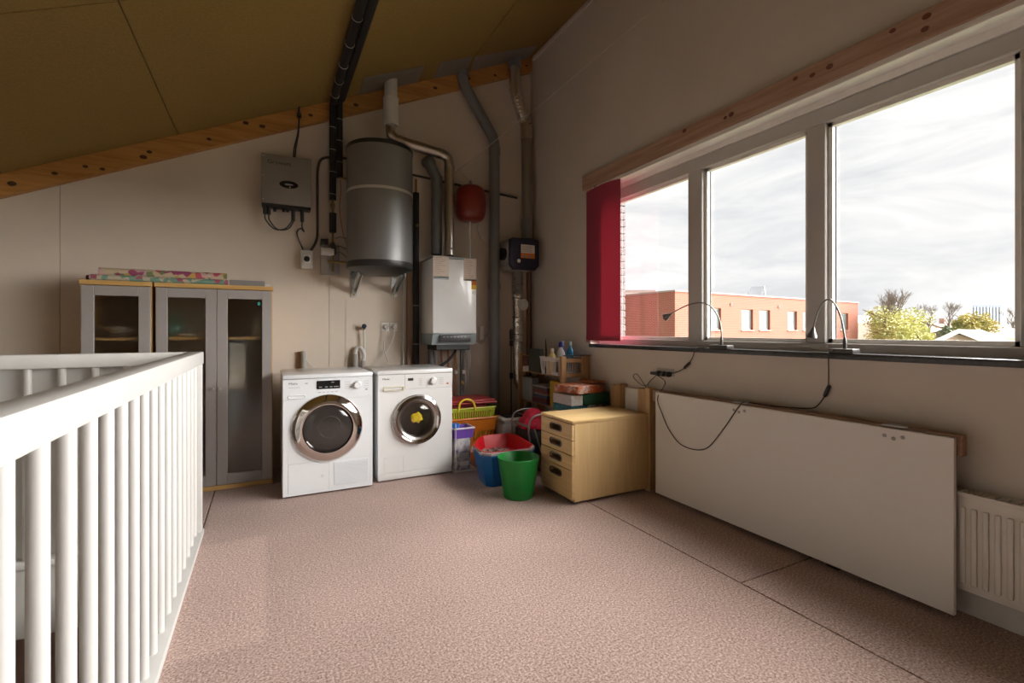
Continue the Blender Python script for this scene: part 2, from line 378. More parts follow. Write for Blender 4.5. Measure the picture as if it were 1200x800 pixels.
def holed_panel(hole, w0, w1, z0, z1, place, d):
    """plate w0..w1 x z0..z1 of depth d with the closed outline `hole` [(w, z)] cut through; place(w, z, depth) -> point"""
    cw = sum(p[0] for p in hole) / len(hole); cz_ = sum(p[1] for p in hole) / len(hole); out = []
    ang = [math.atan2(z - cz_, w - cw) for w, z in hole]; N = len(hole)
    for an in ang:
        c_, s_ = math.cos(an), math.sin(an)
        k = min(((w1 - cw) / c_ if c_ > 1e-9 else (w0 - cw) / c_ if c_ < -1e-9 else 1e9), ((z1 - cz_) / s_ if s_ > 1e-9 else (z0 - cz_) / s_ if s_ < -1e-9 else 1e9)); out.append([cw + c_ * k, cz_ + s_ * k])
    for c in ((w0, z0), (w1, z0), (w1, z1), (w0, z1)):           # snap the nearest outline point to each corner
        ca = math.atan2(c[1] - cz_, c[0] - cw); i = min(range(N), key=lambda j: abs((ang[j] - ca + math.pi) % (2 * math.pi) - math.pi)); out[i] = list(c)
    mb = MB(); mb.loft([[V(place(w, z, 0)) for w, z in hole], [V(place(w, z, 0)) for w, z in out], [V(place(w, z, d)) for w, z in out], [V(place(w, z, d)) for w, z in hole], [V(place(w, z, 0)) for w, z in hole]], False)
    return mb
def disc_poly(cx, y, czz, rx, rz, n=24): return [(cx + rx * math.cos(2 * math.pi * k / n), y, czz + rz * math.sin(2 * math.pi * k / n)) for k in range(n)]

# ================================================================= SETTING
# floor: timber deck with carpet sections, open stairwell at X -2.6..-0.36, Y -0.9..3.16
SWX0, SWX1, SWY0, SWY1 = -2.60, -0.33, -1.2, 3.16
fl = structE('floor', 'speckled pinkish brown carpeted attic floor', 'floor', (0, 0, 0))
m = MB()
m.box(SWX1, XR + .3, YF - .1, YB + .1, -.30, -.012); m.box(XL - .1, SWX1, SWY1, YB + .1, -.30, -.012); m.box(XL - .1, SWX1, YF - .1, SWY0, -.30, -.012)
m.box(XL - .1, SWX0, SWY0, SWY1, -.30, -.012)
m.build('floor_deck', mat('deck_timber', (0.26, 0.19, 0.13), 0.9), fl)
G = .0034
for (x0, x1, y0, y1) in ((SWX1, 1.93, YF, YB), (1.93, XR, 1.465, YB), (1.93, XR, YF, 1.465), (XL, SWX1, SWY1, YB), (XL, SWX1, YF, SWY0)):
    MB().box(x0 + G, x1 - G, y0 + G, y1 - G, -.012, 0, .002, 1).build('carpet_section', CARPET, fl)

# back wall: boards with fine joints
wb = structE('wall_back', 'cream painted boarded gable wall behind the machines', 'wall', ((XL + XR) / 2, YB, 0))
m = MB(); m.prism([(XL - .1, YB + .012, -.3), (XR + .3, YB + .012, -.3), (XR + .3, YB + .012, cz(XR + .3) + .1), (XL - .1, YB + .012, cz(XL - .1) + .1)], (0, .15, 0)); m.build('backing', WALLB, wb)
xs = [XL, -1.31, .497, XR]
for a, b in zip(xs, xs[1:]):
    MB().prism([(a + .0015, YB, 0), (b - .0015, YB, 0), (b - .0015, YB, cz(b)), (a + .0015, YB, cz(a))], (0, .0125, 0)).build('wall_board', WALLB, wb, 0)
m = MB(); m.box(.635, 1.03, YB - .004, YB + .001, .0, 1.44); m.build('access_board', WALLB, wb, 0)

# right wall with the long window
WY0, WY1, WZ0, WZ1 = -2.2, 3.44, 1.025, 2.395
XO = 2.72                                           # back of the inner leaf / brick starts here
m = MB(); XW = XR + .20
m.box(XR, XW, WY1, YB + .01, -.3, cz(XR) + .1); m.box(XR, XW, YF, WY0, -.3, cz(XR) + .1)
m.box(XR, XW, WY0, WY1, -.3, WZ0); m.box(XR, XW, WY0, WY1, WZ1, cz(XR) + .1)
struct(m.build('wall_right', WALL, None, 0), 'pale painted wall with the long strip window', 'wall')
ew = structE('wall_exterior', 'grey brown brick outer leaf beside the window', 'wall', (2.8, 3.4, 0))
mo = mat('mortar', (0.26, 0.25, 0.235), 0.9)
m = MB(); m.box(XW, XW + .12, 3.368, YB + .2, -6, cz(XR) + .3); m.box(XW, XW + .12, WY0 - .6, WY0 - .05, -6, cz(XR) + .3)
m.box(XW, XW + .12, WY0 - .05, 3.368, -6, WZ0 - .02); m.box(XW, XW + .12, WY0 - .05, 3.368, WZ1 + .02, cz(XR) + .3); m.build('mortar_bed', mo, ew, 0)
bk = mat_ramp_noise('grey_brick', [(.3, (0.05, 0.04, 0.042)), (.5, (0.09, 0.072, 0.075)), (.7, (0.14, 0.12, 0.125))], 14)
b0 = None
for i in range(22):
    z = WZ0 + .0 + i * .0625
    m = MB(); q = 0.004 * random.random(); off = .0 if i % 2 else .05
    m.box(XW + .002, XW + .124 + q, 3.358 - q, 3.46 + off, z, z + .052, .003, 1); m.build('brick', bk, ew, 0)

# left, front walls
m = MB(); m.box(XL - .12, XL, YF - .12, YB + .15, -3.0, cz(XL) + .1); struct(m.build('wall_left', WALL, None, 0), 'low pale wall beyond the stairwell', 'wall')
m = MB(); m.prism([(XL - .1, YF, -3.0), (XR + .3, YF, -3.0), (XR + .3, YF, cz(XR + .3) + .1), (XL - .1, YF, cz(XL - .1) + .1)], (0, -.12, 0)); struct(m.build('wall_front', WALL, None, 0), 'pale painted gable wall opposite the machines', 'wall')

# ceiling boards
ce = structE('ceiling', 'sloping olive brown softboard ceiling', 'ceiling', (0, 1, cz(0)))
def roof_slab(x0, x1, y0, y1, d0, d1): return [(x0, y0, cz(x0) + d0), (x1, y0, cz(x1) + d0), (x1, y1, cz(x1) + d0), (x0, y1, cz(x0) + d0)], (0, 0, d1 - d0)
MB().prism(*roof_slab(XL - .2, XR + .4, YF - .2, YB + .2, .013, .2)).build('roof_deck', mat('roof_timber', (0.26, 0.19, 0.13), 0.9), ce, 0)
cxs = [XL, -1.80, -.604, .60, 1.74, XR]; cys = [YF, .40, 2.78, YB]
for a, b in zip(cxs, cxs[1:]):
    for c, d in zip(cys, cys[1:]):
        MB().prism(*roof_slab(a + .003, b - .003, c + .003, d - .003, 0, .014)).build('ceiling_board', CEIL, ce, 0)

# beam along the gable under the ceiling, with knots
BH, BT = .155, .06
tb = structE('trim_1', 'orange pine rafter running up the gable under the ceiling', 'beam', (0, YB - BT, cz(0) - .2))
MB().prism([(XL, YB - BT, cz(XL) - BH), (XR - .02, YB - BT, cz(XR) - BH - .009), (XR - .02, YB - BT, cz(XR) - .01), (XL, YB - BT, cz(XL) - .002)], (0, BT, 0)).build('rafter', BEAM, tb, 0)
for (u, v) in ((14, 215), (64, 203), (100, 195), (120, 198), (175, 178), (168, 184), (245, 163), (288, 144), (307, 148), (364, 135), (510, 103), (550, 92), (617, 77), (580, 88), (417, 123)):
    p = PY(u, v, YB - BT); r = random.uniform(.012, .021)
    MB().prism(disc_poly(p.x, YB - BT - .0015, p.z, r * 1.25, r * .8, 12), (0, .003, 0)).build('knot', KNOT, tb, 0)

# timber board above the window
tv = structE('trim_2', 'pale knotty pine board fixed above the window', 'beam', (XR - .04, 1, 2.4))
MB().box(XR - .055, XR, -2.3, 3.49, 2.392, 2.520, .003, 1).build('board', VALW, tv, 0)
for (u, v) in ((946, 42), (950, 35), (940, 18), (952, 88), (937, 84), (932, 92), (1086, 19), (1084, 34), (850, 138), (857, 134), (802, 153), (1046, 36), (972, 78)):
    p = PX(u, v, XR - .055)
    if 2.40 < p.z < 2.51:
        r = random.uniform(.008, .016); n = 12
        MB().prism([(XR - .0565, p.y + r * 1.3 * math.cos(2 * math.pi * k / n), p.z + r * math.sin(2 * math.pi * k / n)) for k in range(n)], (.003, 0, 0)).build('knot', mat('pale_knot', (0.16, 0.06, 0.04), 0.6), tv, 0)
# thin corner battens between ceiling and right wall
struct(MB().box(XR - .018, XR, YF, YB - BT, cz(XR) - .05, cz(XR) - .012).build('trim_3', WALL, None, 0), 'thin painted batten where ceiling meets window wall', 'trim')
struct(MB().box(XR - .014, XR, YF, 2.58, 0, .105, .003, 1).build('baseboard_right', mat('skirting_paint', (0.62, 0.60, 0.56), 0.5), None, 0), 'pale grey skirting board below the radiator', 'baseboard')
m = MB(); m.prism([(.30, YB - .012, 0), (XR, YB - .012, 0), (XR, YB - .012, .07), (.30, YB - .012, .07)], (0, .012, 0))
struct(m.build('baseboard_back', WHITE, None, 0), 'low white skirting board behind the machines', 'baseboard')

# window
wn = structE('window_1', 'long strip window with grey painted mullions', 'window', (XR + .1, 1, WZ0))
FX0, FX1, GX = 2.645, 2.735, 2.708
GZT, GZB = PX(806, 203.5, FX0).z, PX(975, 402, FX0).z; FY = lambda u: PX(u, 300, FX0).y
mull = [(3.44, 3.36), (FY(806), FY(822.5)), (FY(945), FY(967)), (FY(1195), .635), (-.13, -.25), (-1.05, -1.17), (-2.12, -2.2)]
m = MB(); m.box(FX0, FX1, WY0, WY1, GZT, GZT + .085, .004, 1); m.build('top_rail', FRAMEP, wn, 0)
m = MB(); m.box(FX0, FX1, WY0, WY1, WZ0, GZB, .004, 1); m.build('bottom_rail', FRAMEP, wn, 0)
for a, b in mull:
    o = MB().box(FX0, FX1, b, a, GZB, GZT, .004, 1).build('mullion', FRAMEP, wn, 0)
for (a, b), (c, d) in zip(mull, mull[1:]):
    y1, y0 = b, c; g = MB().box(GX - .003, GX + .003, y0, y1, GZB, GZT).build('pane', PANE, wn, 0)
    m = MB(); t = .022
    m.box(GX - .035, GX - .004, y1 - t, y1, GZB, GZT); m.box(GX - .035, GX - .004, y0, y0 + t, GZB, GZT)
    m.box(GX - .035, GX - .004, y0, y1, GZT - t, GZT); m.box(GX - .035, GX - .004, y0, y1, GZB, GZB + t); m.build('glazing_bead', WHITEFR, g, 0)
    m = MB()
    for yy in (y1 - t - .004, y0 + t): m.box(GX - .008, GX - .004, yy, yy + .004, GZB + .02, GZT - .02)
    m.build('gasket', RUBBER, g, 0)
MB().box(FX0 - .012, FX1, WY0, WY1, GZT + .086, WZ1, .002, 1).build('head_lining', WHITEFR, wn, 0)
m = MB(); m.box(XR - .05, FX0 + .01, WY0, 3.40, 1.012, 1.042, .004, 2); m.build('sill', SILL, wn)
m = MB(); m.box(XR + .0, FX0 + .01, WY0, WY1, WZ1 - .012, WZ1); m.build('soffit', WHITEFR, wn, 0)
m = MB(); m.box(XR - .05, XR - .015, -2.2, 3.30, 2.362, 2.392, .003, 1); m.build('blind_track', mat('white_track', (0.78, 0.75, 0.70), 0.35), wn, 0)

# stairwell: fascia, lower hall
struct(MB().box(SWX0, SWX1 + .005, SWY1 - .022, SWY1, -.34, -.002, .003, 1).build('trim_4', WHITE, None, 0), 'white fascia board along the far stairwell edge', 'trim')
struct(MB().box(SWX1 - .02, SWX1 + .002, SWY0, SWY1, -.34, -.002, .003, 1).build('trim_5', WHITE, None, 0), 'white fascia board under the near railing', 'trim')
struct(MB().box(XL, XR, YF, YB, -2.78, -2.70).build('floor_lower', mat('slate_floor', (0.05, 0.055, 0.065), 0.5, var=(5, 0.2)), None, 0), 'dark floor of the storey below', 'floor')
struct(MB().box(XL, XR, SWY1 + .35, SWY1 + .45, -2.7, -.30).build('wall_lower', mat('lower_wall', (0.45, 0.33, 0.28), 0.8), None, 0), 'pinkish wall of the storey below', 'wall')
struct(MB().box(SWX1 + .5, SWX1 + .6, YF, SWY1 + .35, -2.7, -.30).build('wall_lower_side', mat('lower_wall_pale', (0.55, 0.50, 0.44), 0.8), None, 0), 'pale side wall of the storey below', 'wall')

# ================================================================= STAIR RAILING
rl = thing('stair_railing', 'white painted wooden railing with round balusters around the stairwell', 'railing', (-.36, 3.1, 0))
RX0, RX1 = -.388, -.316
MB().box(RX0, RX1, -1.2, 3.215, .965, 1.035, .006, 2).build('top_rail', WHITE, rl)
MB().box(-2.58, RX0, 3.145, 3.21, .965, 1.035, .006, 2).build('top_rail', WHITE, rl)
MB().box(-.400, -.314, -1.2, 3.225, 0, .030, .004, 2).build('bottom_rail', WHITE, rl)
MB().box(-2.58, -.405, 3.12, 3.225, 0, .028, .004, 2).build('bottom_rail', WHITE, rl)
MB().box(-.384, -.320, 3.158, 3.208, .028, .965, .004, 2).build('corner_post', WHITE, rl)
MB().box(-2.58, -.384, 3.204, 3.216, .02, .972, .001, 1).build('infill_panel', WHITE, rl, 0)
bal = None
ys = [1.005 - .02 + .1335 * k for k in range(-14, 17)]
for k, y in enumerate(ys):
    if bal is None:
        bal = MB().cyl((-.354, y, .02), (-.354, y, .975), .0162, n=20).build('baluster', WHITE, rl)
        by = y
    else: dup(bal, (0, y - by, 0), rl)
fb = None
for k in range(16):
    x = -.525 - .1295 * k
    if x < -2.5: break
    if fb is None: fb = MB().cyl((x, 3.174, .02), (x, 3.174, .975), .0165, n=20).build('baluster', WHITE, rl); bx = x
    else: dup(fb, (x - bx, 0, 0), rl)

# ================================================================= TUMBLE DRYER
DX0, DX1, DY, DD, DH = .098, .700, 3.615, .60, .85
t = thing('tumble_dryer', 'white tumble dryer with wide chrome door ring and black display', 'dryer', ((DX0 + DX1) / 2, DY + .3, 0))
MB().box(DX0, DX1, DY, DY + DD, .012, DH - .032, .006, 2).build('body', ENAMEL, t)
MB().box(DX0, DX1, DY - .004, DY + DD, DH - .03, DH, .007, 2).build('worktop', ENAMEL, t)
for x in (DX0 + .06, DX1 - .06):
    for y in (DY + .06, DY + DD - .06): MB().cyl((x, y, 0), (x, y, .014), .022).build('foot', BLACK, t)
def front(u, v, y): p = PY(u, v, y); return p.x, p.z
# control fascia + seam
MB().box(DX0 + .002, DX1 - .002, DY - .004, DY, .672, DH - .034, .003, 1).build('control_panel', ENAMEL, t)
def recess(mb, x0, x1, z0, z1, y, d=.001): mb.box(x0, x1, y - d, y + d, z0, z1)
x0, z0 = front(371, 456, DY); x1, z1 = front(398.5, 445, DY)
dp = MB().box(x0, x1, DY - .008, DY - .003, z0, z1, .002, 1).build('display', mat('display_black', (.012, .012, .013), .12), t)
for a, zz in ((.62, .73), (.1, .2), (.35, .2), (.55, .2), (.72, .2), (.82, .2)):
    MB().box(x0 + (x1 - x0) * a, x0 + (x1 - x0) * (a + .12), DY - .0086, DY - .0075, z0 + (z1 - z0) * zz, z0 + (z1 - z0) * (zz + .09)).build('display_segment', mat('display_grey', (.35, .36, .36), .4), dp, 0)
x, z = front(418.5, 450.5, DY)
k = MB().lathe([(.030, 0), (.030, .004), (.025, .006), (.024, .024), (.021, .028), (.001, .028)], (x, DY - .004, z), (0, -1, 0), 28).build('program_knob', ENAMEL, t)
MB().ring((x, DY - .006, z), (0, -1, 0), .029, .0022, 28, 8).build('knob_ring', CHROME, k)
m = MB()
for i in range(5):
    m.box(x - .088, x - .046, DY - .0048, DY - .0042, z + .026 - i * .012, z + .0275 - i * .012); m.box(x + .045, x + .083, DY - .0048, DY - .0042, z + .026 - i * .012, z + .0275 - i * .012)
for i in range(5): m.box(x0 + .01 + i * .028, x0 + .028 + i * .028, DY - .0048, DY - .0042, z0 - .024, z0 - .021)
m.build('panel_markings', GINK, t, 0)['kind'] = 'stuff'
x, z = front(338, 451, DY); lettering('Miele', .021, (x, DY - .0045, z), RX, UZ, INK, t, sx=1.25)
MB().box(x + .105, x + .122, DY - .0049, DY - .0035, z + .003, z + .009).build('panel_print', GINK, t, 0)
x, z = front(338, 455, DY); MB().box(x, x + .072, DY - .0049, DY - .0035, z + .001, z + .005).build('panel_print', mat('pale_ink', (.50, .50, .50), .6), t, 0)
x, z = front(428, 456.5, DY); MB().box(x, x + .016, DY - .0052, DY - .003, z, z + .009).build('badge', GINK, t, 0)
# container drawer with grip
x0, z0 = front(334, 472.5, DY); x1, z1 = front(361, 461, DY)
xa, za = front(338, 467.2, DY); xb, zb = front(358, 462.5, DY)
m = MB(); h = (zb - za) / 2
m.prism([(xa + h + (h * math.cos(q)) * (-1), DY - .0055, za + h + h * math.sin(q)) for q in [math.pi / 2 - math.pi * i / 10 for i in range(11)]][::-1] + [(xb - h + h * math.cos(q), DY - .0055, za + h + h * math.sin(q)) for q in [math.pi / 2 - math.pi * i / 10 for i in range(11)]], (0, .003, 0))
gp = m.build('grip_recess', ENAMEL, t, 0)
gr_path = [V(xa + h - h * math.sin(q), DY - .006, za + h + h * math.cos(q)) for q in [math.pi * i / 10 for i in range(11)]] + [V(xb - h + h * math.sin(q), DY - .006, za + h - h * math.cos(q)) for q in [math.pi * i / 10 for i in range(11)]]
MB().tube(gr_path + [gr_path[0], gr_path[1]], .0045, 8, False).build('grip_lip', ENAMEL, gp)
# door
cx, czd = front(384, 501, DY); R = .236
dr = MB().lathe([(R + .004, 0), (R + .004, .006), (R - .002, .016), (R - .030, .034), (R - .060, .043), (R - .067, .042), (R - .070, .010)], (cx, DY - .003, czd), (0, -1, 0), 64, caps=False).build('door', CHROME, t)
MB().lathe([(R - .069, .0), (R - .069, .020), (R - .075, .028), (R - .095, .036), (R - .14, .041), (.001, .043)], (cx, DY - .003, czd), (0, -1, 0), 56, caps=False).build('door_glass', DGLASS, dr)
MB().ring((cx, DY - .012, czd), (0, -1, 0), R - .069, .004, 56, 8).build('glass_seal', RUBBER, dr)
m = MB(); m.ring((cx + .01, DY - .0445, czd + .012), (0, -1, 0), .075, .0018, 40, 6); m.build('drum_rim', mat('drum_steel', (.25, .23, .22), .3, 1.0), dr)
# lower flap and grille
xa, za = front(336, 579.5, DY); xb, zb = front(385.5, 543, DY); zt, zl = .235, .030
fa, fb, g_ = DX0 + .033, DX1 - .02, .0022
m = MB(); m.box(DX0 + .003, fa, DY - .003, DY, .016, .669, .0006, 1); m.box(fb, DX1 - .003, DY - .003, DY, .016, .669, .0006, 1); m.box(fa, fb, DY - .003, DY, .016, zl, .0006, 1); m.box(fa, fb, DY - .003, DY, zt, .669, .0006, 1); m.build('front_plate', ENAMEL, t, 0)
MB().box(fa + g_, xb - g_ / 2, DY - .003, DY, zl + g_, zt - g_, .0006, 1).build('lower_flap', ENAMEL, t)
MB().lathe([(.011, 0), (.011, .003), (.001, .003)], (xb - .045, DY - .003, .13), (0, -1, 0), 16).build('flap_button', mat('button_grey', (.66, .66, .66), .4), t)
gr = MB().box(xb + g_ / 2, fb - g_, DY - .003, DY, zl + g_, zt - g_, .0006, 1).build('vent_panel', ENAMEL, t)
m = MB()
for i in range(20): m.box(xb + .035, DX1 - .036, DY - .0075, DY - .002, zl + .022 + i * .0083, zl + .0262 + i * .0083)
o = m.build('vent_slats', ENAMEL, gr, 0); o['kind'] = 'stuff'

# ================================================================= WASHING MACHINE
WX0, WX1, WY, WD, WH = .752, 1.345, 3.68, .575, .85
t = thing('washing_machine', 'white washing machine with small porthole and yellow cloth behind the glass', 'washing machine', ((WX0 + WX1) / 2, WY + .3, 0))
m = MB(); m.box(WX0, WX0 + .012, WY + .001, WY + WD, .063, WH - .034, .003, 1); m.box(WX1 - .012, WX1, WY + .001, WY + WD, .063, WH - .034, .003, 1); m.box(WX0 + .012, WX1 - .012, WY + WD - .012, WY + WD, .063, WH - .034); m.box(WX0 + .012, WX1 - .012, WY + .001, WY + .012, .063, .225); m.build('body', ENAMELW, t)
MB().box(WX0 + .002, WX1 - .002, WY - .002, WY + WD, .012, .061, .004, 2).build('plinth', ENAMELW, t)
MB().box(WX0 - .004, WX1 + .002, WY - .014, WY + WD, WH - .032, WH, .008, 2).build('worktop', ENAMELW, t)
for x in (WX0 + .06, WX1 - .06):
    for y in (WY + .06, WY + WD - .06): MB().cyl((x, y, 0), (x, y, .014), .022).build('foot', BLACK, t)
xs_, _ = front(474.5, 450, WY - .0085)
for nm_, pa, pb in (('detergent_drawer', WX0 + .002, xs_ - .0012), ('control_panel', xs_ + .0012, WX1 - .002)): MB().prism([(pa, WY - .012, WH - .034), (pa, WY + .004, WH - .034), (pa, WY + .004, .700), (pa, WY - .003, .700)], (pb - pa, 0, 0)).build(nm_, ENAMELW, t, 0)
MB().box(WX0 + .012, WX1 - .012, WY + .004, WY + .012, .69, WH - .034).build('panel_backing', ENAMELW, t, 0)
yp = WY - .0085
x0, z0 = front(478, 446, yp); x1, z1 = front(484.3, 442.8, yp); MB().box(x0, x1, yp - .003, yp + .003, z0, z1).build('display', BLACK, t, 0)
x, z = front(507.5, 446, yp)
k = MB().lathe([(.029, 0), (.028, .006), (.024, .008), (.023, .022), (.001, .024)], (x, yp, z), (0, -1, 0), 28).build('program_knob', ENAMELW, t)
MB().ring((x, yp - .005, z), (0, -1, 0), .0275, .003, 28, 8).build('knob_ring', STEEL, k)
m = MB()
for i in range(5): m.box(x - .115, x - .09, yp - .0022, yp - .001, z + .02 - i * .012, z + .022 - i * .012); m.box(x + .05, x + .085, yp - .0022, yp - .001, z + .02 - i * .012, z + .022 - i * .012)
m.build('panel_markings', GINK, t, 0)['kind'] = 'stuff'
x, z = front(448, 445.4, yp); lettering('Miele', .020, (x, yp - .0035, z), RX, UZ, INK, t, sx=1.3)
x, z = front(523, 449.8, yp); MB().prism([(x, yp - .002, z), (x + .02, yp - .002, z), (x + .01, yp - .002, z + .016)], (0, .004, 0)).build('warning_mark', ORANGEL, t, 0)
xa, za = front(449.5, 458.5, yp); xb, zb = front(472, 453, yp)
hd = MB().box(xa, xb + .012, WY - .016, WY - .004, zb - .001, zb + .004, .001, 1).box(xa, xb + .012, WY - .016, WY - .003, za - .002, za + .004, .001, 1).box(xa, xa + .010, WY - .016, WY - .004, za + .004, zb - .001).box(xb + .002, xb + .012, WY - .016, WY - .004, za + .004, zb - .001).build('drawer_handle', CREAMP, t)
cx, czd = front(488.5, 491, WY); R = .186
dr = MB().lathe([(R + .004, 0), (R + .006, .018), (R, .034), (R - .014, .040), (R - .030, .030)], (cx, WY - .001, czd), (0, -1, 0), 56, caps=False).build('door', DCHROME, t)
MB().lathe([(R - .028, .032), (R - .034, .040), (R - .050, .030), (R - .056, .010), (R - .058, .001)], (cx, WY - .001, czd), (0, -1, 0), 56, caps=False).build('inner_ring', STEEL, dr)
MB().ring((cx, WY - .010, czd), (0, -1, 0), R + .006, .0035, 56, 8).build('door_rim', CHROME, dr)
# porthole bowl: dark drum back, clear bulging glass in front
holed_panel([(cx + (R - .045) * math.cos(2 * math.pi * k / 48), czd + (R - .045) * math.sin(2 * math.pi * k / 48)) for k in range(48)], WX0 + .001, WX1 - .001, .225, .698, lambda w, z, q: (w, WY - .002 + q, z), .004).build('front_plate', ENAMELW, t, 0)
MB().lathe([(R - .046, .002), (R - .040, -.02), (R + .03, -.05), (R + .03, -.34), (.001, -.345)], (cx, WY, czd), (0, -1, 0), 48, caps=False).build('drum', mat('drum_metal', (.45, .43, .41), .35, 1.0), dr)
GL = mat_pane('porthole_glass', .06, (.86, .86, .82))
MB().lathe([(R - .055, .012), (R - .07, .022), (R - .10, .030), (.001, .034)], (cx, WY - .001, czd), (0, -1, 0), 48, caps=False).build('door_glass', GL, dr)
rnd = random.Random(3)
pts = [(cx + (.046 + rnd.uniform(-.012, .012)) * math.cos(a), WY - .012, czd + .012 + (.044 + rnd.uniform(-.012, .012)) * math.sin(a)) for a in [2 * math.pi * i / 14 for i in range(14)]]
ctr = V(cx - .004, WY - .024, czd + .006)
m = MB(); rings = []
for s, yy in ((1, 0), (.85, -.008), (.5, -.012), (.15, -.013)): rings.append([V(ctr.x + (p[0] - ctr.x) * s, WY - .0065 + yy, ctr.z + (p[2] - ctr.z) * s) for p in pts])
m.loft(rings); yc = m.build('laundry', mat('yellow_cloth', (.80, .58, .02), .8, var=(40, .2)), dr); yc['label'] = 'bright yellow cloth behind the porthole'
MB().box(cx + R - .036, cx + R - .026, WY - .040, WY - .028, czd - .06, czd + .02, .003, 1).build('door_catch', ENAMELW, dr)
xa, za = front(450, 553.5, WY); xb, zb = front(472.3, 534, WY)
za = max(za, .068); g_ = .0022
fpn = MB().box(xa, xb, WY - .002, WY + .001, za, zb, .0006, 1).build('filter_flap', ENAMELW, t)
m = MB(); m.box(WX0 + .001, xa - g_, WY - .002, WY + .001, .063, .225); m.box(xb + g_, WX1 - .001, WY - .002, WY + .001, .063, .225); m.box(xa - g_, xb + g_, WY - .002, WY + .001, zb + g_, .225); m.build('lower_front_plate', ENAMELW, t, 0)

# ================================================================= DISPLAY CABINETS
CY, CD, CHT = 4.045, .40, 1.487
def cabinet(x0, x1, ndoor, label):
    t = thing('display_cabinet', label, 'cabinet', ((x0 + x1) / 2, CY + CD / 2, 0), 'grey framed display cabinets')
    T = .018
    for a in (x0, x1 - T): MB().box(a, a + T, CY + .022, CY + CD, .03, CHT - .03, .001, 1).build('side_panel', OAK, t, 0)
    MB().box(x0 - .004, x1 + .004, CY - .004, CY + CD, CHT - .03, CHT, .003, 1).build('top_panel', mat_wood('beech_top', (.50, .285, .085), (.66, .42, .155), 'X', 6), t, 0)
    MB().box(x0, x1, CY + .004, CY + CD, 0, .032, .002, 1).build('base_panel', MATS['beech_top'], t, 0)
    MB().box(x0 + T, x1 - T, CY + CD - .008, CY + CD, .03, CHT - .03).build('back_panel', mat('cab_back', (.40, .34, .26), .7), t, 0)
    for z in (.405, .735, 1.098): MB().box(x0 + T, x1 - T, CY + .03, CY + CD - .01, z - .010, z + .010).build('shelf', MATS['beech_top'], t, 0)
    W = (x1 - x0 - 2 * T + .028) / ndoor
    for i in range(ndoor):
        a = x0 + T - .014 + i * W + .002; b = a + W - .004; z0, z1, f = .036, CHT - .034, .066
        d = MB().box(a, a + f, CY, CY + .020, z0, z1, .002, 1).box(b - f, b, CY, CY + .020, z0, z1, .002, 1).box(a + f, b - f, CY, CY + .020, z0, z0 + f + .012, .002, 1).box(a + f, b - f, CY, CY + .020, z1 - f, z1, .002, 1).build('door', GREYALU, t, 0)
        MB().box(a + f - .002, b - f + .002, CY + .009, CY + .012, z0 + f, z1 - f + .002).build('glass_pane', FROST, d, 0)
        m = MB(); m.box(a + f - .003, a + f, CY - .0015, CY + .004, z0 + f, z1 - f); m.build('pane_bead', CHROME if False else LGREY, d, 0)
        if ndoor == 2:
            kx = b - f / 2 + .012 if i == 0 else a + f / 2 - .012
            MB().lathe([(.005, 0), (.005, .012), (.010, .016), (.010, .024), (.001, .026)], (kx, CY, .735), (0, -1, 0), 16).build('knob', STEEL, d)
            if i == 1: MB().box(b - f - .030, b - f - .012, CY + .0075, CY + .0088, z1 - f - .042, z1 - f - .020).build('sticker', mat('teal_sticker', (.03, .35, .30), .5), d, 0)
    return t
cabinet(-1.078, -.700, 1, 'narrow single-door display cabinet with grey frame beside the two-door cabinet')
cabinet(-.682, .044, 2, 'wide display cabinet with two grey framed satin glass doors')
# things standing on the shelves behind the satin glass
PORC = mat('porcelain', (.75, .74, .70), .3); TEALG = mat('teal_glass', (.12, .30, .27), .3); DKB = mat('dark_box', (.06, .05, .05), .6); PALEB = mat('pale_box', (.50, .45, .38), .7)
def onshelf(name, label, cat, m, mt): tag(m.build(name, mt), label, cat)
sh = {0: .032, 1: .415, 2: .745, 3: 1.108}
MB_ = MB()
onshelf('serving_bowl', 'pale wide bowl behind the glass of the narrow cabinet', 'bowl', MB().lathe([(.04, 0), (.06, .01), (.11, .07), (.115, .075), (.10, .07), (.03, .015)], (-.89, 4.23, sh[3]), n=28), PORC)
onshelf('low_dish', 'small white dish on top shelf behind left door of wide cabinet', 'dish', MB().lathe([(.035, 0), (.07, .022), (.072, .026), (.03, .01)], (-.52, 4.16, sh[3]), n=24), PORC)
onshelf('glass_vase', 'greenish glass vase behind left door of the wide cabinet', 'vase', MB().lathe([(.04, 0), (.055, .05), (.05, .1), (.028, .15), (.036, .17), (.02, .14)], (-.60, 4.26, sh[3]), n=24), TEALG)
onshelf('salt_cellar', 'tiny white pot beside the dish in the wide cabinet', 'pot', MB().lathe([(.018, 0), (.024, .02), (.018, .04), (.012, .046)], (-.40, 4.15, sh[3]), n=18), PORC)
onshelf('white_jug', 'pale jug on top shelf behind right door of wide cabinet', 'jug', MB().lathe([(.05, 0), (.062, .06), (.05, .12), (.042, .15), (.048, .17)], (-.045, 4.20, sh[3]), n=24), PORC)
onshelf('magazine_file', 'pale upright file behind right door of the wide cabinet', 'file', MB().prism([(-.24, 4.10, sh[2]), (-.24, 4.36, sh[2]), (-.24, 4.36, sh[2] + .32), (-.24, 4.22, sh[2] + .32), (-.24, 4.10, sh[2] + .16)], (.10, 0, 0)), PALEB)
onshelf('white_packet', 'small white packet on middle shelf of the wide cabinet', 'packet', MB().box(-.245, -.185, 4.085, 4.12, sh[2], sh[2] + .075, .004, 1), PORC)
onshelf('radio', 'dark box behind right door of the wide cabinet', 'box', MB().box(-.07, .01, 4.10, 4.3, sh[1], sh[1] + .28, .006, 1), DKB)
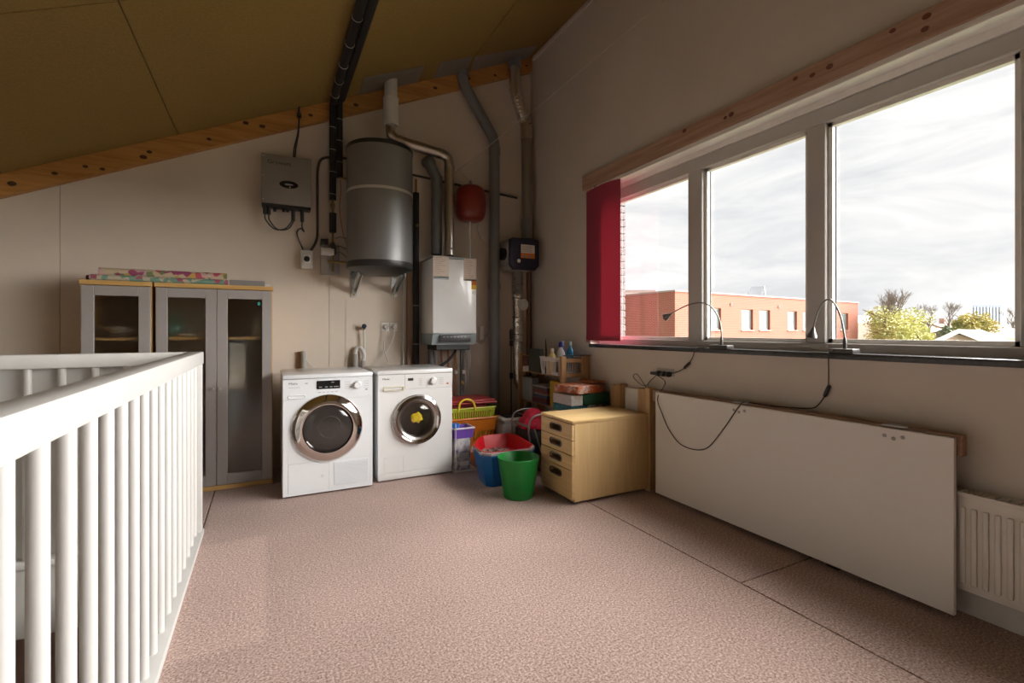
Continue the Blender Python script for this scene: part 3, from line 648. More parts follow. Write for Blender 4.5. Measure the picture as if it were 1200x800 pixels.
onshelf('tall_book', 'dark boxed book behind right door, second shelf of wide cabinet', 'book', MB().box(-.225, -.10, 4.14, 4.34, sh[1], sh[1] + .24, .004, 1), DKB)
onshelf('sewing_box', 'brown box on the bottom of the wide cabinet', 'box', MB().box(-.25, -.03, 4.12, 4.38, sh[0], sh[0] + .20, .006, 1), mat('brown_box', (.16, .10, .07), .6))

# rolls lying on the cabinets
FLORAL = mat_ramp_noise('floral_cloth', [(.0, (.50, .40, .26)), (.2, (.16, .20, .09)), (.38, (.52, .40, .28)), (.55, (.40, .07, .10)), (.66, (.52, .34, .32)), (.78, (.50, .33, .08)), (.88, (.27, .05, .12)), (1, (.18, .30, .22))], 26, constant=True, voronoi=True)
FLORAL2 = mat_ramp_noise('floral_cloth_teal', [(.0, (.15, .28, .21)), (.3, (.46, .40, .30)), (.5, (.36, .09, .14)), (.7, (.17, .30, .23)), (.85, (.48, .42, .32)), (1, (.32, .08, .10))], 30, constant=True, voronoi=True)
a, b = PY(119, 320, 4.20), PY(260, 325, 4.20); zt = CHT
def roll(name, label, m_, xa, xb, y, r, z, n=20, yb=None):
    yb = y if yb is None else yb
    mb = MB(); mb.cyl((xa, y, z), (xb, yb, z), r, n=n); o = mb.build(name, m_); return tag(o, label, 'roll')
roll('cloth_roll', 'rolled pink and teal floral oilcloth lying lowest on the cabinets', FLORAL2, -1.04, -.25, 4.10, .021, zt + .021)
roll('cloth_roll', 'rolled bright floral oilcloth with red blooms on top of the cabinets', FLORAL, -1.00, -.26, 4.136, .032, zt + .061)
roll('fabric_roll', 'thin dark red roll poking past the narrow cabinet edge', mat('dark_red_roll', (.12, .012, .02), .6), -1.075, -.6, 4.172, .021, zt + .021)
tag(MB().box(-.245, .01 - .02, 4.11, 4.15, zt, zt + .045, .003, 1).build('curtain_rail', mat('grey_rail', (.24, .22, .21), .5)), 'grey flat rail lying on the wide cabinet', 'rail')
roll('paper_roll', 'thin white paper roll at the end of the wide cabinet top', PAPER, -.06, .028, 4.22, .017, zt + .017)

# ================================================================= WALL EQUIPMENT
# inverter
IY = YB - .14
p0 = PY(306, 238, IY); p1 = PY(365, 179, IY); ix0, ix1 = p0.x, p1.x
iz0, iz1 = PY(306, 236.5, IY).z, PY(306, 178, IY).z
t = thing('solar_inverter', 'dark grey wall inverter with oval badge and cable loops', 'inverter', ((ix0 + ix1) / 2, YB, iz0))
MB().box(ix0, ix1, IY, YB - .03, iz0, iz1, .006, 2).build('housing', INVG, t)
MB().box(ix0 + .02, ix1 - .02, YB - .03, YB, iz0 + .05, iz1 - .05).build('wall_plate', GALV, t, 0)
MB().box(ix0 + .004, ix1 - .004, IY + .01, YB - .032, iz0 - .022, iz0 + .002, .003, 1).build('base_tray', BLACK, t)
c = PY(338.5, 216.5, IY); bd = MB().prism(disc_poly(c.x, IY - .004, c.z, .071, .031, 36), (0, .006, 0)).build('badge', mat('badge_black', (.012, .012, .014), .2), t, 60)
MB().prism(disc_poly(c.x, IY - .005, c.z, .038, .012, 24), (0, .002, 0)).build('badge_panel', mat('badge_grey', (.05, .05, .05), .3), bd, 0)
MB().box(c.x - .028, c.x + .028, IY - .0062, IY - .0048, c.z - .003, c.z + .003).build('badge_print', LGREY, bd, 0)
MB().lathe([(.005, 0), (.004, .003), (.001, .003)], (c.x + .008, IY - .004, c.z - .021), (0, -1, 0), 10).build('status_light', mat('led_white', (.8, .8, .75), .3), bd)
q = PY(313, 189, IY); lettering('Growatt', .044, (q.x, IY - .0016, q.z - .012), RX, UZ, INK, t, sx=1.15)
for x in (ix0 + .014, ix1 - .014):
    for z in (iz0 + .03, (iz0 + iz1) / 2 + .02, iz1 - .025): MB().lathe([(.005, 0), (.004, .0025), (.001, .003)], (x, IY, z), (0, -1, 0), 10).build('screw', GALV, t)
for (u, h) in ((310.5, .065), (315, .065), (322, .035), (332.5, .03), (337, .03), (343.5, .10), (354, .10)):
    x = PY(u, 240, IY + .05).x; MB().cyl((x, IY + .05, iz0 - .02), (x, IY + .05, iz0 - .02 - h), .015 if h > .04 else .012, n=12).build('connector', BLACK, t)
for (ua, ub) in ((310.5, 342), (315, 344)):
    a, b = PY(ua, 240, IY + .05), PY(ub, 240, IY + .05); z = iz0 - .08; mid = (a.x + b.x) / 2
    MB().tube(spline([(a.x, IY + .05, z), (a.x + .005, IY + .05, z - .05), (mid - .03, IY + .045, z - .12), (mid + .05, IY + .045, z - .11), (b.x, IY + .05, z - .04), (b.x, IY + .05, z)]), .0055, 8).build('cable_loop', RUBBER, t)
# cables up from the inverter to the ceiling
m = MB(); top = PC(349, 118); ex = PY(343.5, 182, IY + .06)
for d in (0, .012): m.tube(spline([(ex.x + d, IY + .06, iz1 - .01), (ex.x + .01 + d, IY + .04, iz1 + .1), (ex.x + .035 + d * .5, YB - .09, iz1 + .22), (ex.x + .045, YB - .09, cz(ex.x + .045) - .10), (ex.x + .045, YB - .09, cz(ex.x + .045) + .0)]), .0055, 8)
m.lathe([(.018, 0), (.018, .03), (.008, .04), (.008, .08)], (ex.x + .045, YB - .09, cz(ex.x + .045) - .09), n=14)
tag(m.build('solar_cable', RUBBER), 'pair of black cables rising from the inverter to the ceiling', 'cable')
# isolator switch
SY = YB - .07; a, b = PY(352.5, 314, SY), PY(366.5, 293.5, SY)
t = thing('isolator_switch', 'small grey isolator switch with black rotary knob below the inverter', 'switch', ((a.x + b.x) / 2, YB, a.z))
MB().box(a.x, b.x, SY, YB, a.z, b.z, .005, 2).build('housing', LGREY, t)
cxx, czz = (a.x + b.x) / 2, (a.z + b.z) / 2
MB().box(cxx - .033, cxx + .033, SY - .004, SY + .001, czz - .03, czz + .038, .002, 1).build('face_plate', mat('pale_plate', (.70, .69, .66), .4), t)
kn = MB().lathe([(.024, 0), (.024, .008), (.001, .010)], (cxx, SY - .004, czz + .002), (0, -1, 0), 20).build('rotary_knob', BLACK, t)
MB().box(cxx - .006, cxx + .006, SY - .026, SY - .012, czz - .018, czz + .022, .002, 1).build('knob_grip', BLACK, kn)
m = MB(); c0 = PY(354, 256, IY + .05)
m.tube(spline([(c0.x, IY + .05, iz0 - .1), (c0.x + .002, YB - .06, c0.z - .02 - .05), (c0.x + .02, YB - .03, PY(357, 272, YB).z), (c0.x - .01, YB - .02, PY(352, 268, YB).z), (c0.x - .035, YB - .02, PY(350, 275, YB).z), (cxx - .022, YB - .03, b.z - .005)]), .0055, 8)
tag(m.build('inverter_cable', RUBBER), 'short curled cable between inverter and isolator switch', 'cable')
m = MB(); A = [PY(u, v, YB - .018) for u, v in ((363.5, 295), (372, 281), (372, 200), (375, 185), (392, 184), (408, 186))]
m.tube(bend(A, .06, 6), .011, 10); tag(m.build('cable_conduit', mat('dark_conduit', (.07, .065, .06), .5)), 'dark bent conduit running from isolator switch behind the tank', 'conduit')

# black insulated pipes
PYY = YB - .11
def vtube(u, va, vb, y, r, n=12): a = PY(u, va, y); return a.x, PY(u, va, y).z, PY(u, vb, y).z
t = thing('insulated_pipe', 'long black insulated pipe dropping from the ceiling to brass valve', 'pipe', PY(389, 272, PYY), 'insulated pipes beside the tank')
x, za, zb = vtube(390, 122, 234, PYY, 0); m = MB(); m.tube(bend([(x, PYY, zb), (x, PYY, za + .02), (x + .02, PYY - .12, cz(x) - .06)], .06), .028, 14); ins = m.build('insulation', INSUL, t)
for v in (150, 176, 202, 228): MB().ring((x, PYY, PY(390, v, PYY).z), (.1, 0, 1), .0285, .0025, 20, 6).build('cable_tie', mat('tie_pale', (.5, .48, .44), .5), ins)
MB().cyl((x, PYY, zb), (x, PYY, zb - .12), .011, n=12).build('pipe_end', BRASS, t)
MB().lathe([(.016, 0), (.019, .01), (.019, .03), (.014, .04)], (x, PYY, zb - .07), n=6).build('coupling', BRASS, t)
zc, zd = PY(390, 249, PYY).z, PY(390, 273, PYY).z
MB().lathe([(.014, 0), (.030, .006), (.030, zc - zd - .006), (.014, zc - zd)], (x, PYY, zd), n=18).build('air_separator', BLACK, t)
MB().cyl((x, PYY, zd), (x, PYY, PY(390, 318, PYY).z), .010, n=12).build('lower_pipe', BRASS, t)
XI = x
t = thing('insulated_pipe', 'shorter black insulated pipe beside the tank ending in a thin copper tube', 'pipe', PY(398, 210, PYY + .02), 'insulated pipes beside the tank')
x2, za, zb = vtube(398, 120, 208, PYY + .01, 0); m = MB(); m.tube(bend([(x2, PYY + .01, zb), (x2, PYY + .01, za + .02), (x2 - .01, PYY - .12, cz(x2) - .07)], .06), .026, 14); ins = m.build('insulation', INSUL, t)
for v in (140, 165, 190): MB().ring((x2, PYY + .01, PY(398, v, PYY).z), (.1, 0, 1), .0265, .0025, 20, 6).build('cable_tie', MATS['tie_pale'], ins)
zz = zb
m = MB(); m.tube(spline([(x2, PYY + .01, zz + .01), (x2 + .01, PYY + .01, zz - .10), (x2 + .0, PYY, zz - .3), (x2 + .04, PYY, PY(405, 280, PYY).z), (x2 + .10, PYY + .01, PY(409, 290, PYY).z)]), .004, 8); m.build('sensor_tube', COPPER, t)
MB().cyl((x2, PYY + .01, zz + .005), (x2 + .09, PYY + .01, zz - .012), .010, n=10).build('tank_elbow', BRASS, t)
# the pair along the ceiling
t = thing('ceiling_pipe_bundle', 'black insulated pipe bundle running along the sloping ceiling', 'pipe', (XI + .02, 3.0, cz(XI)))
xc = .535
m = MB()
m.tube([(XI - .005, PYY - .10, cz(XI) - .055), (xc - .03, 3.0, cz(xc - .03) - .055), (xc - .03, YF + .02, cz(xc - .03) - .055)], .032, 14); ta = m.build('insulation', INSUL, t)
m = MB(); m.tube([(x2, PYY - .10, cz(x2) - .06), (xc + .035, 3.0, cz(xc + .035) - .06), (xc + .035, YF + .02, cz(xc + .035) - .06)], .032, 14); m.build('insulation', INSUL, t)
for i, y in enumerate((4.2, 3.95, 3.7, 3.4, 3.1, 2.7, 2.2)):
    MB().ring((xc - .03 if y < 3.05 else xc - .03 + (XI + .025 - xc) * (y - 3.0) / 1.3, y, cz(xc - .03 if y < 3.05 else xc - .03 + (XI + .025 - xc) * (y - 3.0) / 1.3) - .055), (0, 1, .12 if i % 2 else -.1), .0325, .0022, 20, 6).build('strap', MATS['tie_pale'], ta)

# valve group: grey box, white actuator, brass elbow
a, b = PY(376, 321, YB - .05), PY(398, 287, YB - .05)
t = thing('valve_group', 'brass mixing valve with white actuator on grey back box beside the tank', 'valve', ((a.x + b.x) / 2, YB, a.z))
MB().box(a.x, b.x, YB - .05, YB, a.z, b.z, .005, 2).build('back_box', GREYPL, t)
c0, c1 = PY(376, 294, YB - .11), PY(391, 294.5, YB - .11)
MB().cyl((c0.x, YB - .11, c0.z), (c1.x, YB - .11, c0.z), .036, n=20).build('actuator', LPVC, t)
c2 = PY(380, 283, YB - .11); MB().box(c2.x - .03, c2.x + .03, YB - .14, YB - .08, c2.z - .018, c2.z + .02, .004, 1).build('actuator_cap', BLACK, t)
zv = PY(392, 292, PYY).z; MB().lathe([(.012, 0), (.026, .015), (.03, .06), (.022, .10), (.012, .12)], (XI, PYY, zv - .06), n=14).build('valve_body', mat('dark_valve', (.05, .045, .04), .5), t)
zt_ = PY(395, 307, PYY).z; e = PY(410, 308, PYY)
MB().cyl((PY(384, 307, PYY).x, PYY, zt_), (e.x + .02, PYY + .01, zt_), .012, n=12).build('brass_tee', BRASS, t)
m = MB()
for k, v in enumerate((279, 290, 297)):
    pz = PY(400, v, PYY).z; m.tube(spline([(XI + .02, PYY, pz - .01), (XI + .06, PYY - .01, pz + .008), (PY(409, v, PYY).x, PYY + .02, pz - .02 * k)]), .003, 6)
m.build('sensor_wires', CORD, t)

# storage tank
TY = YB - .335; tx = PY(445.5, 250, TY).x; dT = depth(tx, TY); TR = 37.2 / FPX * dT
zt0, zt1 = CH + (V0 - 316) / FPX * dT, CH + (V0 - 176) / FPX * dT
t = thing('hot_water_tank', 'grey steel cylindrical hot water tank hung on galvanised brackets', 'tank', (tx, TY, zt0))
MB().lathe([(TR - .004, .05), (TR, .052), (TR, zt1 - zt0 - .03), (TR - .004, zt1 - zt0 - .028)], (tx, TY, zt0), n=64).build('shell', TANK, t)
MB().lathe([(TR + .003, 0), (TR + .003, .030), (TR - .012, .040), (.001, .045)], (tx, TY, zt1 - .034), n=64).build('top_cap', BLACK, t)
MB().lathe([(.001, -.05), (TR * .55, -.045), (TR * .86, -.012), (TR - .004, 0), (TR + .003, .012), (TR + .003, .052), (TR - .01, .053)], (tx, TY, zt0), n=64).build('bottom_cap', BLACK, t)
zb_ = CH + (V0 - 229) / FPX * dT
MB().lathe([(TR, -.012), (TR + .003, -.011), (TR + .003, .011), (TR, .012)], (tx, TY, zb_), n=64, caps=False).build('band', mat('band_steel', (.60, .58, .55), .4, .5), t)
for u in (414.5, 461.5):
    y0 = YB - .006; bx_ = PY(u, 340, YB).x; zl_, zu_ = PY(u, 348, YB).z, zt0 - .02
    br = MB().box(bx_ - .028, bx_ + .028, y0 - .006, YB, zl_, zu_, .001, 1).build('bracket', GALV, t)
    m = MB(); m.prism([(bx_ - .02, YB - .012, zl_ + .03), (bx_ - .02, YB - .012, zl_ + .075), (bx_ - .02, TY - .02, zu_ + .005), (bx_ - .02, TY - .02, zu_ - .035)], (.006, 0, 0)); m.prism([(bx_ + .014, YB - .012, zl_ + .03), (bx_ + .014, YB - .012, zl_ + .075), (bx_ + .014, TY - .02, zu_ + .005), (bx_ + .014, TY - .02, zu_ - .035)], (.006, 0, 0))
    m.prism([(bx_ - .02, YB - .012, zl_ + .07), (bx_ + .02, YB - .012, zl_ + .07), (bx_ + .02, TY - .02, zu_ + .003), (bx_ - .02, TY - .02, zu_ + .003)], (0, 0, .005)); m.build('strut', GALV, br)
    MB().box(bx_ - .03, bx_ + .03, TY - .10, YB, zu_ + .004, zu_ + .016, .001, 1).build('bearer', mat('teal_bearer', (.06, .16, .15), .5), br)
    MB().lathe([(.011, 0), (.011, .007), (.001, .008)], (bx_, YB - .012, zl_ + .022), (0, -1, 0), 6).build('bolt', BRASS, br)

# flue: white sleeve, steel elbows and pipes into the boiler
FYY = YB - .215
t = thing('boiler_flue', 'bent stainless boiler flue with white plastic roof sleeve', 'flue', PY(526, 297, FYY))
pt = PC(458, 90); s0 = PY(458, 147, FYY); s1 = PY(459, 116, FYY); x = s0.x
MB().lathe([(.064, 0), (.066, .01), (.066, s1.z - s0.z)], (x, FYY, s0.z), n=28).build('sleeve', LPVC, t)
sl_ = MB().cyl((x, FYY, s1.z), (x, FYY, cz(x) + .02), .056, n=28).build('upper_sleeve', LPVC, t)
for z in (s0.z + .012, s1.z): MB().ring((x, FYY, z), (0, 0, 1), .0655, .004, 32, 6).build('collar', LPVC, sl_)
P1, P2, P3 = PY(459, 163, FYY), PY(526.5, 183, FYY), PY(526.5, 298, FYY)
m = MB(); m.tube(bend([(x, FYY, s0.z + .03), (x, FYY, P1.z + .005), (P2.x, FYY, P2.z), (P2.x, FYY, P3.z - .01)], .085, 6), .046, 20); st = m.build('steel_pipe', STEEL, t)
d = (V(P2.x, FYY, P2.z) - V(x, FYY, P1.z)).normalized()
for c_, ax in ((V(x, FYY, s0.z - .012), (0, 0, 1)), (V(x, FYY, P1.z) + d * .10, d), (V(x, FYY, P1.z) + d * .12, d), (V(P2.x, FYY, P2.z) - d * .10, d), (V(P2.x, FYY, P2.z - .10), (0, 0, 1)), (V(P2.x, FYY, P2.z - .12), (0, 0, 1))):
    MB().ring(c_, ax, .0465, .0035, 28, 6).build('joint_bead', STEEL, st)
MB().lathe([(.008, 0), (.008, .004), (.001, .004)], (P2.x + .005, FYY - .046, PY(526, 292, FYY).z), (0, -1, 0), 12).build('test_plug', BLACK, st)
# grey air pipe behind
AYY = YB - .115
q0, q1, q2, q3 = PY(511.5, 297, AYY), PY(511.5, 208, AYY), PY(504.5, 196, AYY), PY(504, 188, AYY)
t = thing('air_intake_pipe', 'grey plastic air pipe standing on the boiler behind the steel flue', 'pipe', q0)
MB().tube(bend([q0 - V(0, 0, .01), q1, q2, q3, (q3.x, YB - .03, q3.z + .01), (q3.x, YB, q3.z + .012)], .05, 4), .052, 20).build('pipe', PVC, t)
MB().cyl(q1 - V(0, 0, .10), q1 + V(0, 0, .01), .056, n=20).build('socket', PVC, t)
# grey soil pipe from ceiling down to the floor
GYY = YB - .09
k0, k1, k2 = PC(539.5, 80), PY(543, 98, GYY), PY(579.5, 164, GYY); k0 = V(PY(541, 82, GYY).x, GYY, 0); 
t = thing('drain_pipe', 'thick grey plastic drain pipe from ceiling to floor with slanted section', 'pipe', (k2.x, GYY, 0))
MB().tube(bend([(k1.x - .01, GYY, cz(k1.x) + .02), (k1.x - .004, GYY, k1.z), k2, (k2.x, GYY, .0)], .07, 5), .054, 22).build('pipe', PVC, t)
for c_, ax in ((V(k2.x, GYY, k2.z - .10), (0, 0, 1)), (V(k2.x, GYY, 1.62), (0, 0, 1)), (V(k1.x - .005, GYY, k1.z + .11), (0, 0, 1))):
    MB().cyl(c_ - V(ax) * .045, c_ + V(ax) * .02, .060, n=22).build('socket', PVC, t)
# thin horizontal pipe
a, b = PY(480, 204, YB - .02), PY(606, 232, YB - .02)
tag(MB().tube([a, b], .011, 8).build('thin_pipe', mat('dark_pipe', (.05, .045, .042), .5)), 'thin dark pipe running across the wall behind the red vessel', 'pipe')
# black vertical riser and beige chases
t = thing('riser_pipe', 'black insulated riser right of the tank down behind the washing machine', 'pipe', PY(487, 430, YB - .06))
rx = PY(487.5, 300, YB - .05).x; MB().cyl((rx, YB - .05, 0), (rx, YB - .05, PY(487, 226, YB - .05).z), .030, n=16).build('insulation', INSUL, t)
MB().cyl((rx, YB - .05, PY(487, 228, YB - .05).z), (rx, YB - .05, PY(487, 210, YB - .05).z), .011, n=12).build('pipe_end', COPPER, t)
for v in (358, 403): MB().ring((rx, YB - .05, PY(487, v, YB - .05).z), (0, 0, 1), .0305, .003, 18, 6).build('cable_tie', MATS['tie_pale'], t)
MB().lathe([(.012, 0), (.012, .02), (.006, .03)], (rx, YB - .08, PY(487, 265, YB - .05).z), (0, -1, 0), 10).build('bleed_valve', BRASS, t)
tag(MB().box(PY(476, 400, YB).x, PY(481, 400, YB).x + .02, YB - .035, YB, 0, PY(478, 318, YB).z, .004, 1).build('pipe_chase', mat('brown_chase', (.30, .19, .13), .7)), 'narrow brown wooden pipe casing below the tank', 'casing')
tag(MB().cyl((PY(472, 400, YB).x, YB - .02, 0), (PY(472, 400, YB).x, YB - .02, PY(472, 330, YB).z), .010, n=10).build('supply_pipe', LPVC), 'thin pale supply pipe left of the brown casing', 'pipe')

# red expansion vessel
EY = YB - .18; ec = PY(551.5, 239, EY); dE = depth(ec.x, EY); er = 17.6 / FPX * dE; eh = 42 / FPX * dE
t = thing('expansion_vessel', 'dark red enamelled expansion vessel hanging on the wall', 'vessel', (ec.x, EY, ec.z - eh / 2))
prof = []
for i in range(9): a = -math.pi / 2 + math.pi / 2 * i / 8; prof.append((er * (1 - .42 * (1 - math.cos(a))) if False else er * (math.cos(a) ** .45), -eh / 2 + eh * .30 * (1 + math.sin(a))))
prof += [(er + .004, -.012), (er + .006, 0), (er + .004, .012)]
for i in range(9): a = math.pi / 2 * i / 8; prof.append((er * (math.cos(a) ** .45), eh / 2 - eh * .30 * (1 - math.sin(a))))
MB().lathe(prof, ec, n=40).build('shell', REDV, t, 50)
MB().box(ec.x - .03, ec.x + .03, EY, YB, ec.z + eh / 2 - .03, ec.z + eh / 2 + .03, .002, 1).build('wall_bracket', GALV, t)
MB().cyl((ec.x, EY, ec.z + eh / 2 - .01), (ec.x, EY, ec.z + eh / 2 + .05), .016, n=12).build('valve_cap', GREYPL, t)
BFY = YB - .40                                            # front of the combi boiler
btop = PY(507, 299, BFY).z
MB().cyl((ec.x - .01, EY, ec.z - eh / 2 + .01), (ec.x - .01, EY, btop - .02), .012, n=10).build('feed_pipe', LPVC, t)
MB().cyl((ec.x + .014, EY + .01, ec.z - eh / 2 + .01), (ec.x + .014, EY + .01, btop - .02), .006, n=8).build('feed_pipe', GALV, t)
tag(MB().tube(spline([PY(561, 262, YB - .02), PY(560, 270, YB - .015), PY(566, 283, YB - .015), PY(574, 292, YB - .02)]), .006, 8).build('drain_hose', LPVC), 'short thin pale hose clipped to the wall under the red vessel', 'hose')

# combi boiler
a, b = PY(507, 404, BFY), PY(558.5, 297, BFY); bz0 = a.z; bx0, bx1 = a.x - .0, b.x
t = thing('combi_boiler', 'white wall hung boiler with paper notices and grey control strip', 'boiler', ((bx0 + bx1) / 2, YB, bz0))
zg = PY(507, 391, BFY).z
MB().box(bx0 - .0, bx1, BFY, YB - .03, zg, btop - .018, .012, 3).build('casing', ENAMELW, t)
MB().box(bx0 + .03, bx1 - .03, YB - .03, YB, zg, btop - .05).build('wall_frame', GALV, t, 0)
MB().box(bx0 + .002, bx1 - .002, BFY + .004, YB - .03, btop - .017, btop, .006, 2).build('top_plate', GREYBL, t)
bp = MB().prism([(bx0, BFY - .004, zg - .001), (bx0, BFY + .03, bz0), (bx0, YB - .06, bz0), (bx0, YB - .03, zg - .001)], (bx1 - bx0, 0, 0)).build('base_strip', GREYBL, t, 0)
xa, xb = PY(515, 398, BFY).x, PY(551, 398, BFY).x
MB().box(xa, xb, BFY - .014, BFY + .05, zg - .075, zg - .010, .005, 2).build('control_strip', mat('dark_control', (.05, .052, .055), .35), bp)
m = MB()
for i in range(7): m.box(xa + .03 + i * .034, xa + .048 + i * .034, BFY - .0152, BFY - .0135, zg - .032, zg - .026)
m.build('buttons', GREYPL, bp, 0)
MB().box(xa - .02, xb + .01, BFY + .03, YB - .1, bz0 - .05, bz0 + .002, .006, 1).build('connection_tray', BLACK, t)
def notice(u0, v0, u1, v1, m_, nm='notice', lines=0):
    p, q = PY(u0, v1, BFY), PY(u1, v0, BFY); o = MB().box(p.x, q.x, BFY - .0016, BFY - .0002, p.z, q.z).build(nm, m_, t, 0)
    if lines:
        mm = MB()
        for i in range(lines):
            zz = q.z - (q.z - p.z) * (i + .7) / (lines + .6); ln = random.uniform(.35, .85)
            mm.box(p.x + .008, p.x + .008 + (q.x - p.x - .016) * ln, BFY - .0022, BFY - .0015, zz, zz + .003)
        mm.build('print_lines', mat('brown_ink', (.36, .24, .19), .7), o, 0)
    return o
notice(507.8, 301, 525.8, 324.5, PAPERP, lines=10); notice(508, 324.5, 525.8, 326.6, GREYBL, 'notice_clip'); notice(543.5, 303.5, 557.8, 327.5, PAPERP, lines=13); notice(543.5, 327.5, 557.8, 328.8, GREYPL, 'notice_clip')
notice(552.5, 328.5, 558.2, 334, ORANGEL, 'sticker'); notice(552.5, 334, 558.2, 339, YELLOWL, 'sticker'); notice(552.8, 340.5, 556.5, 344.5, PAPER, 'sticker')
# pipes below the boiler
PB = YB - .10
def bpipe(label, pts, r, m_, nm='boiler_pipe', y=None, rb=.03, cat='pipe'):
    y = PB if y is None else y
    return tag(MB().tube(bend([PY(u, v, y) for u, v in pts], rb, 4), r, 10).build(nm, m_), label, cat)
bpipe('thick grey condensate pipe at the left under the boiler', [(505.5, 402), (505.5, 470)], .030, PVC, 'condensate_pipe')
bpipe('pale thin pipe under the boiler next to the grey condensate pipe', [(511, 402), (511, 465)], .011, LPVC)
bpipe('left copper pipe under the boiler', [(517.5, 403), (517.5, 420), (519, 428), (519, 490)], .010, COPPER)
bpipe('second copper pipe under the boiler', [(525.5, 403), (525.5, 490)], .010, COPPER)
bpipe('third copper pipe under the boiler with brass valve', [(533.5, 403), (533.5, 440), (532, 450), (532, 500)], .010, COPPER)
bpipe('black flexible hose curving from boiler to washing machine', [(534.5, 402), (534, 412), (525, 423), (514, 430)], .014, RUBBER, 'flexible_hose', y=YB - .22, rb=.08, cat='hose')
bpipe('thick dark pipe under the right end of the boiler', [(543.5, 402), (543.5, 520)], .017, PVC)
bpipe('thin dark pipe beside the thick pipe under the boiler', [(540, 402), (539.5, 520)], .009, mat('dark_pipe2', (.10, .09, .085), .5))
bpipe('pale pipe looping back at the right under the boiler', [(551, 402), (551, 444), (548, 447), (541, 449)], .007, GALV)
bpipe('inner pale pipe looping back at the right under the boiler', [(548, 402), (548, 443), (545, 446.5), (541, 447.5)], .006, GALV, y=PB + .01)
def valve(label, u, v, m_, y):
    c = PY(u, v, y); mb = MB(); mb.lathe([(.008, -.02), (.016, -.015), (.016, .015), (.008, .02)], c, n=12); mb.lathe([(.006, 0), (.006, .02), (.017, .022), (.017, .032), (.001, .034)], c, (0, -1, 0), 14)
    tag(mb.build('stop_valve', m_), label, 'valve')
valve('small brass stop valve with white tap on copper pipe', 534, 436, LPVC, PB - .015); valve('pale stop valve on the thick dark pipe', 543, 435.5, LPVC, PB - .02); valve('brass filling valve where the looping pipes join', 541, 448, BRASS, PB - .005)
a = PY(566, 391, YB - .03)
t = thing('junction_box', 'small white junction box with cable loop right of the boiler', 'box', a)
MB().box(a.x - .035, a.x + .02, YB - .04, YB, a.z - .06, a.z + .075, .006, 2).build('housing', LPVC, t)
MB().tube(spline([(a.x + .005, YB - .045, a.z + .05), (a.x + .04, YB - .05, a.z + .02), (a.x + .005, YB - .05, a.z - .02), (a.x + .035, YB - .05, a.z - .05), (a.x - .02, YB - .05, a.z - .11), (a.x - .12, YB - .06, a.z - .06)]), .006, 8).build('cable', LPVC, t)

# ventilation duct, fan unit
VYY = YB - .11
t = thing('ventilation_duct', 'silver ribbed ventilation duct hanging from the ceiling to the fan unit', 'duct', PY(617, 280, VYY))
a0, a1, a2, a3, a4 = PY(603, 70, VYY), PY(604, 105, VYY), PY(610, 128, VYY), PY(617, 148, VYY), PY(618, 280, VYY)
top = V(a0.x, VYY, cz(a0.x) + .02)
MB().cyl(top, (a0.x, VYY, a0.z - .09), .066, n=24).build('roof_socket', PVC, t)
path = spline([(a0.x, VYY, a0.z - .06), a1, a2, a3], 7); m = MB(); m.tube(path, [.058 + .005 * (i % 2) for i in range(len(path))], 20); m.build('foil_bend', FOIL, t)
m = MB(); m.tube(bend([a2 + (a3 - a2) * .5, a3, a3 - V(0, 0, .14)], .06), .062, 20); m.build('elbow', STEEL, t)
def ribbed(m, p, q, r, amp, pitch, n=20):
    p, q = V(p), V(q); L = (q - p).length; k = max(2, int(L / pitch * 2)); m.tube([p + (q - p) * (i / k) for i in range(k + 1)], [r + (amp if i % 2 else 0) for i in range(k + 1)], n)
m = MB(); ribbed(m, a3 - V(0, 0, .13), a4 + V(0, 0, .20), .055, .003, .035); m.build('spiral_duct', mat('dull_duct', (.36, .34, .32), .38, .8), t)
m = MB(); ribbed(m, a4 + V(0, 0, .22), a4 - V(0, 0, .02), .058, .006, .018); m.build('flex_collar', mat('dull_collar', (.30, .29, .28), .45, .6), t)
VF = YB - .30
b0, b1 = PY(598.5, 315, VF), PY(631.5, 281, VF)
t = thing('fan_unit', 'ventilation fan unit with navy front, orange label and white button', 'fan', ((b0.x + b1.x) / 2, YB, b0.z))
c_ = .045; fx0, fx1, fz0, fz1 = b0.x, min(b1.x, XR - .01), b0.z, b1.z
poly = [(fx0, VF, fz0 + c_), (fx0 + c_, VF, fz0), (fx1 - c_, VF, fz0), (fx1, VF, fz0 + c_), (fx1, VF, fz1 - .02), (fx1 - .02, VF, fz1), (fx0 + .02, VF, fz1), (fx0, VF, fz1 - .02)]
fr = MB().prism(poly, (0, .05, 0)).build('front_cover', NAVY, t, 0)
bx = [(x * .985 + (fx0 + fx1) / 2 * .015, VF + .05, z * .985 + (fz0 + fz1) / 2 * .015) for x, _, z in poly]
MB().prism(bx, (0, .21, 0)).build('housing', mat('warm_grey_case', (.42, .40, .36), .5), t, 0)
MB().cyl((fx0 + .004, VF + .15, (fz0 + fz1) / 2 + .01), (fx0 - .03, VF + .15, (fz0 + fz1) / 2 + .01), .062, n=24).build('side_port', BLACK, t)
p, q = PY(610.5, 302, VF), PY(626.5, 287.5, VF); lb = MB().box(p.x, q.x, VF - .0012, VF, p.z, q.z).build('label_plate', PAPER, fr, 0)
MB().box(p.x, q.x, VF - .002, VF - .001, p.z, p.z + (q.z - p.z) * .38).build('label_band', ORANGEL, fr, 0)
m = MB()
for i in range(4): m.box(p.x + .012, q.x - .03, VF - .0018, VF - .001, p.z + (q.z - p.z) * (.48 + .12 * i), p.z + (q.z - p.z) * (.51 + .12 * i))
for i in range(2): m.box(p.x + .03 + i * .055, p.x + .06 + i * .055, VF - .0028, VF - .0018, p.z + .008, p.z + .034)
m.build('label_print', GINK, fr, 0)
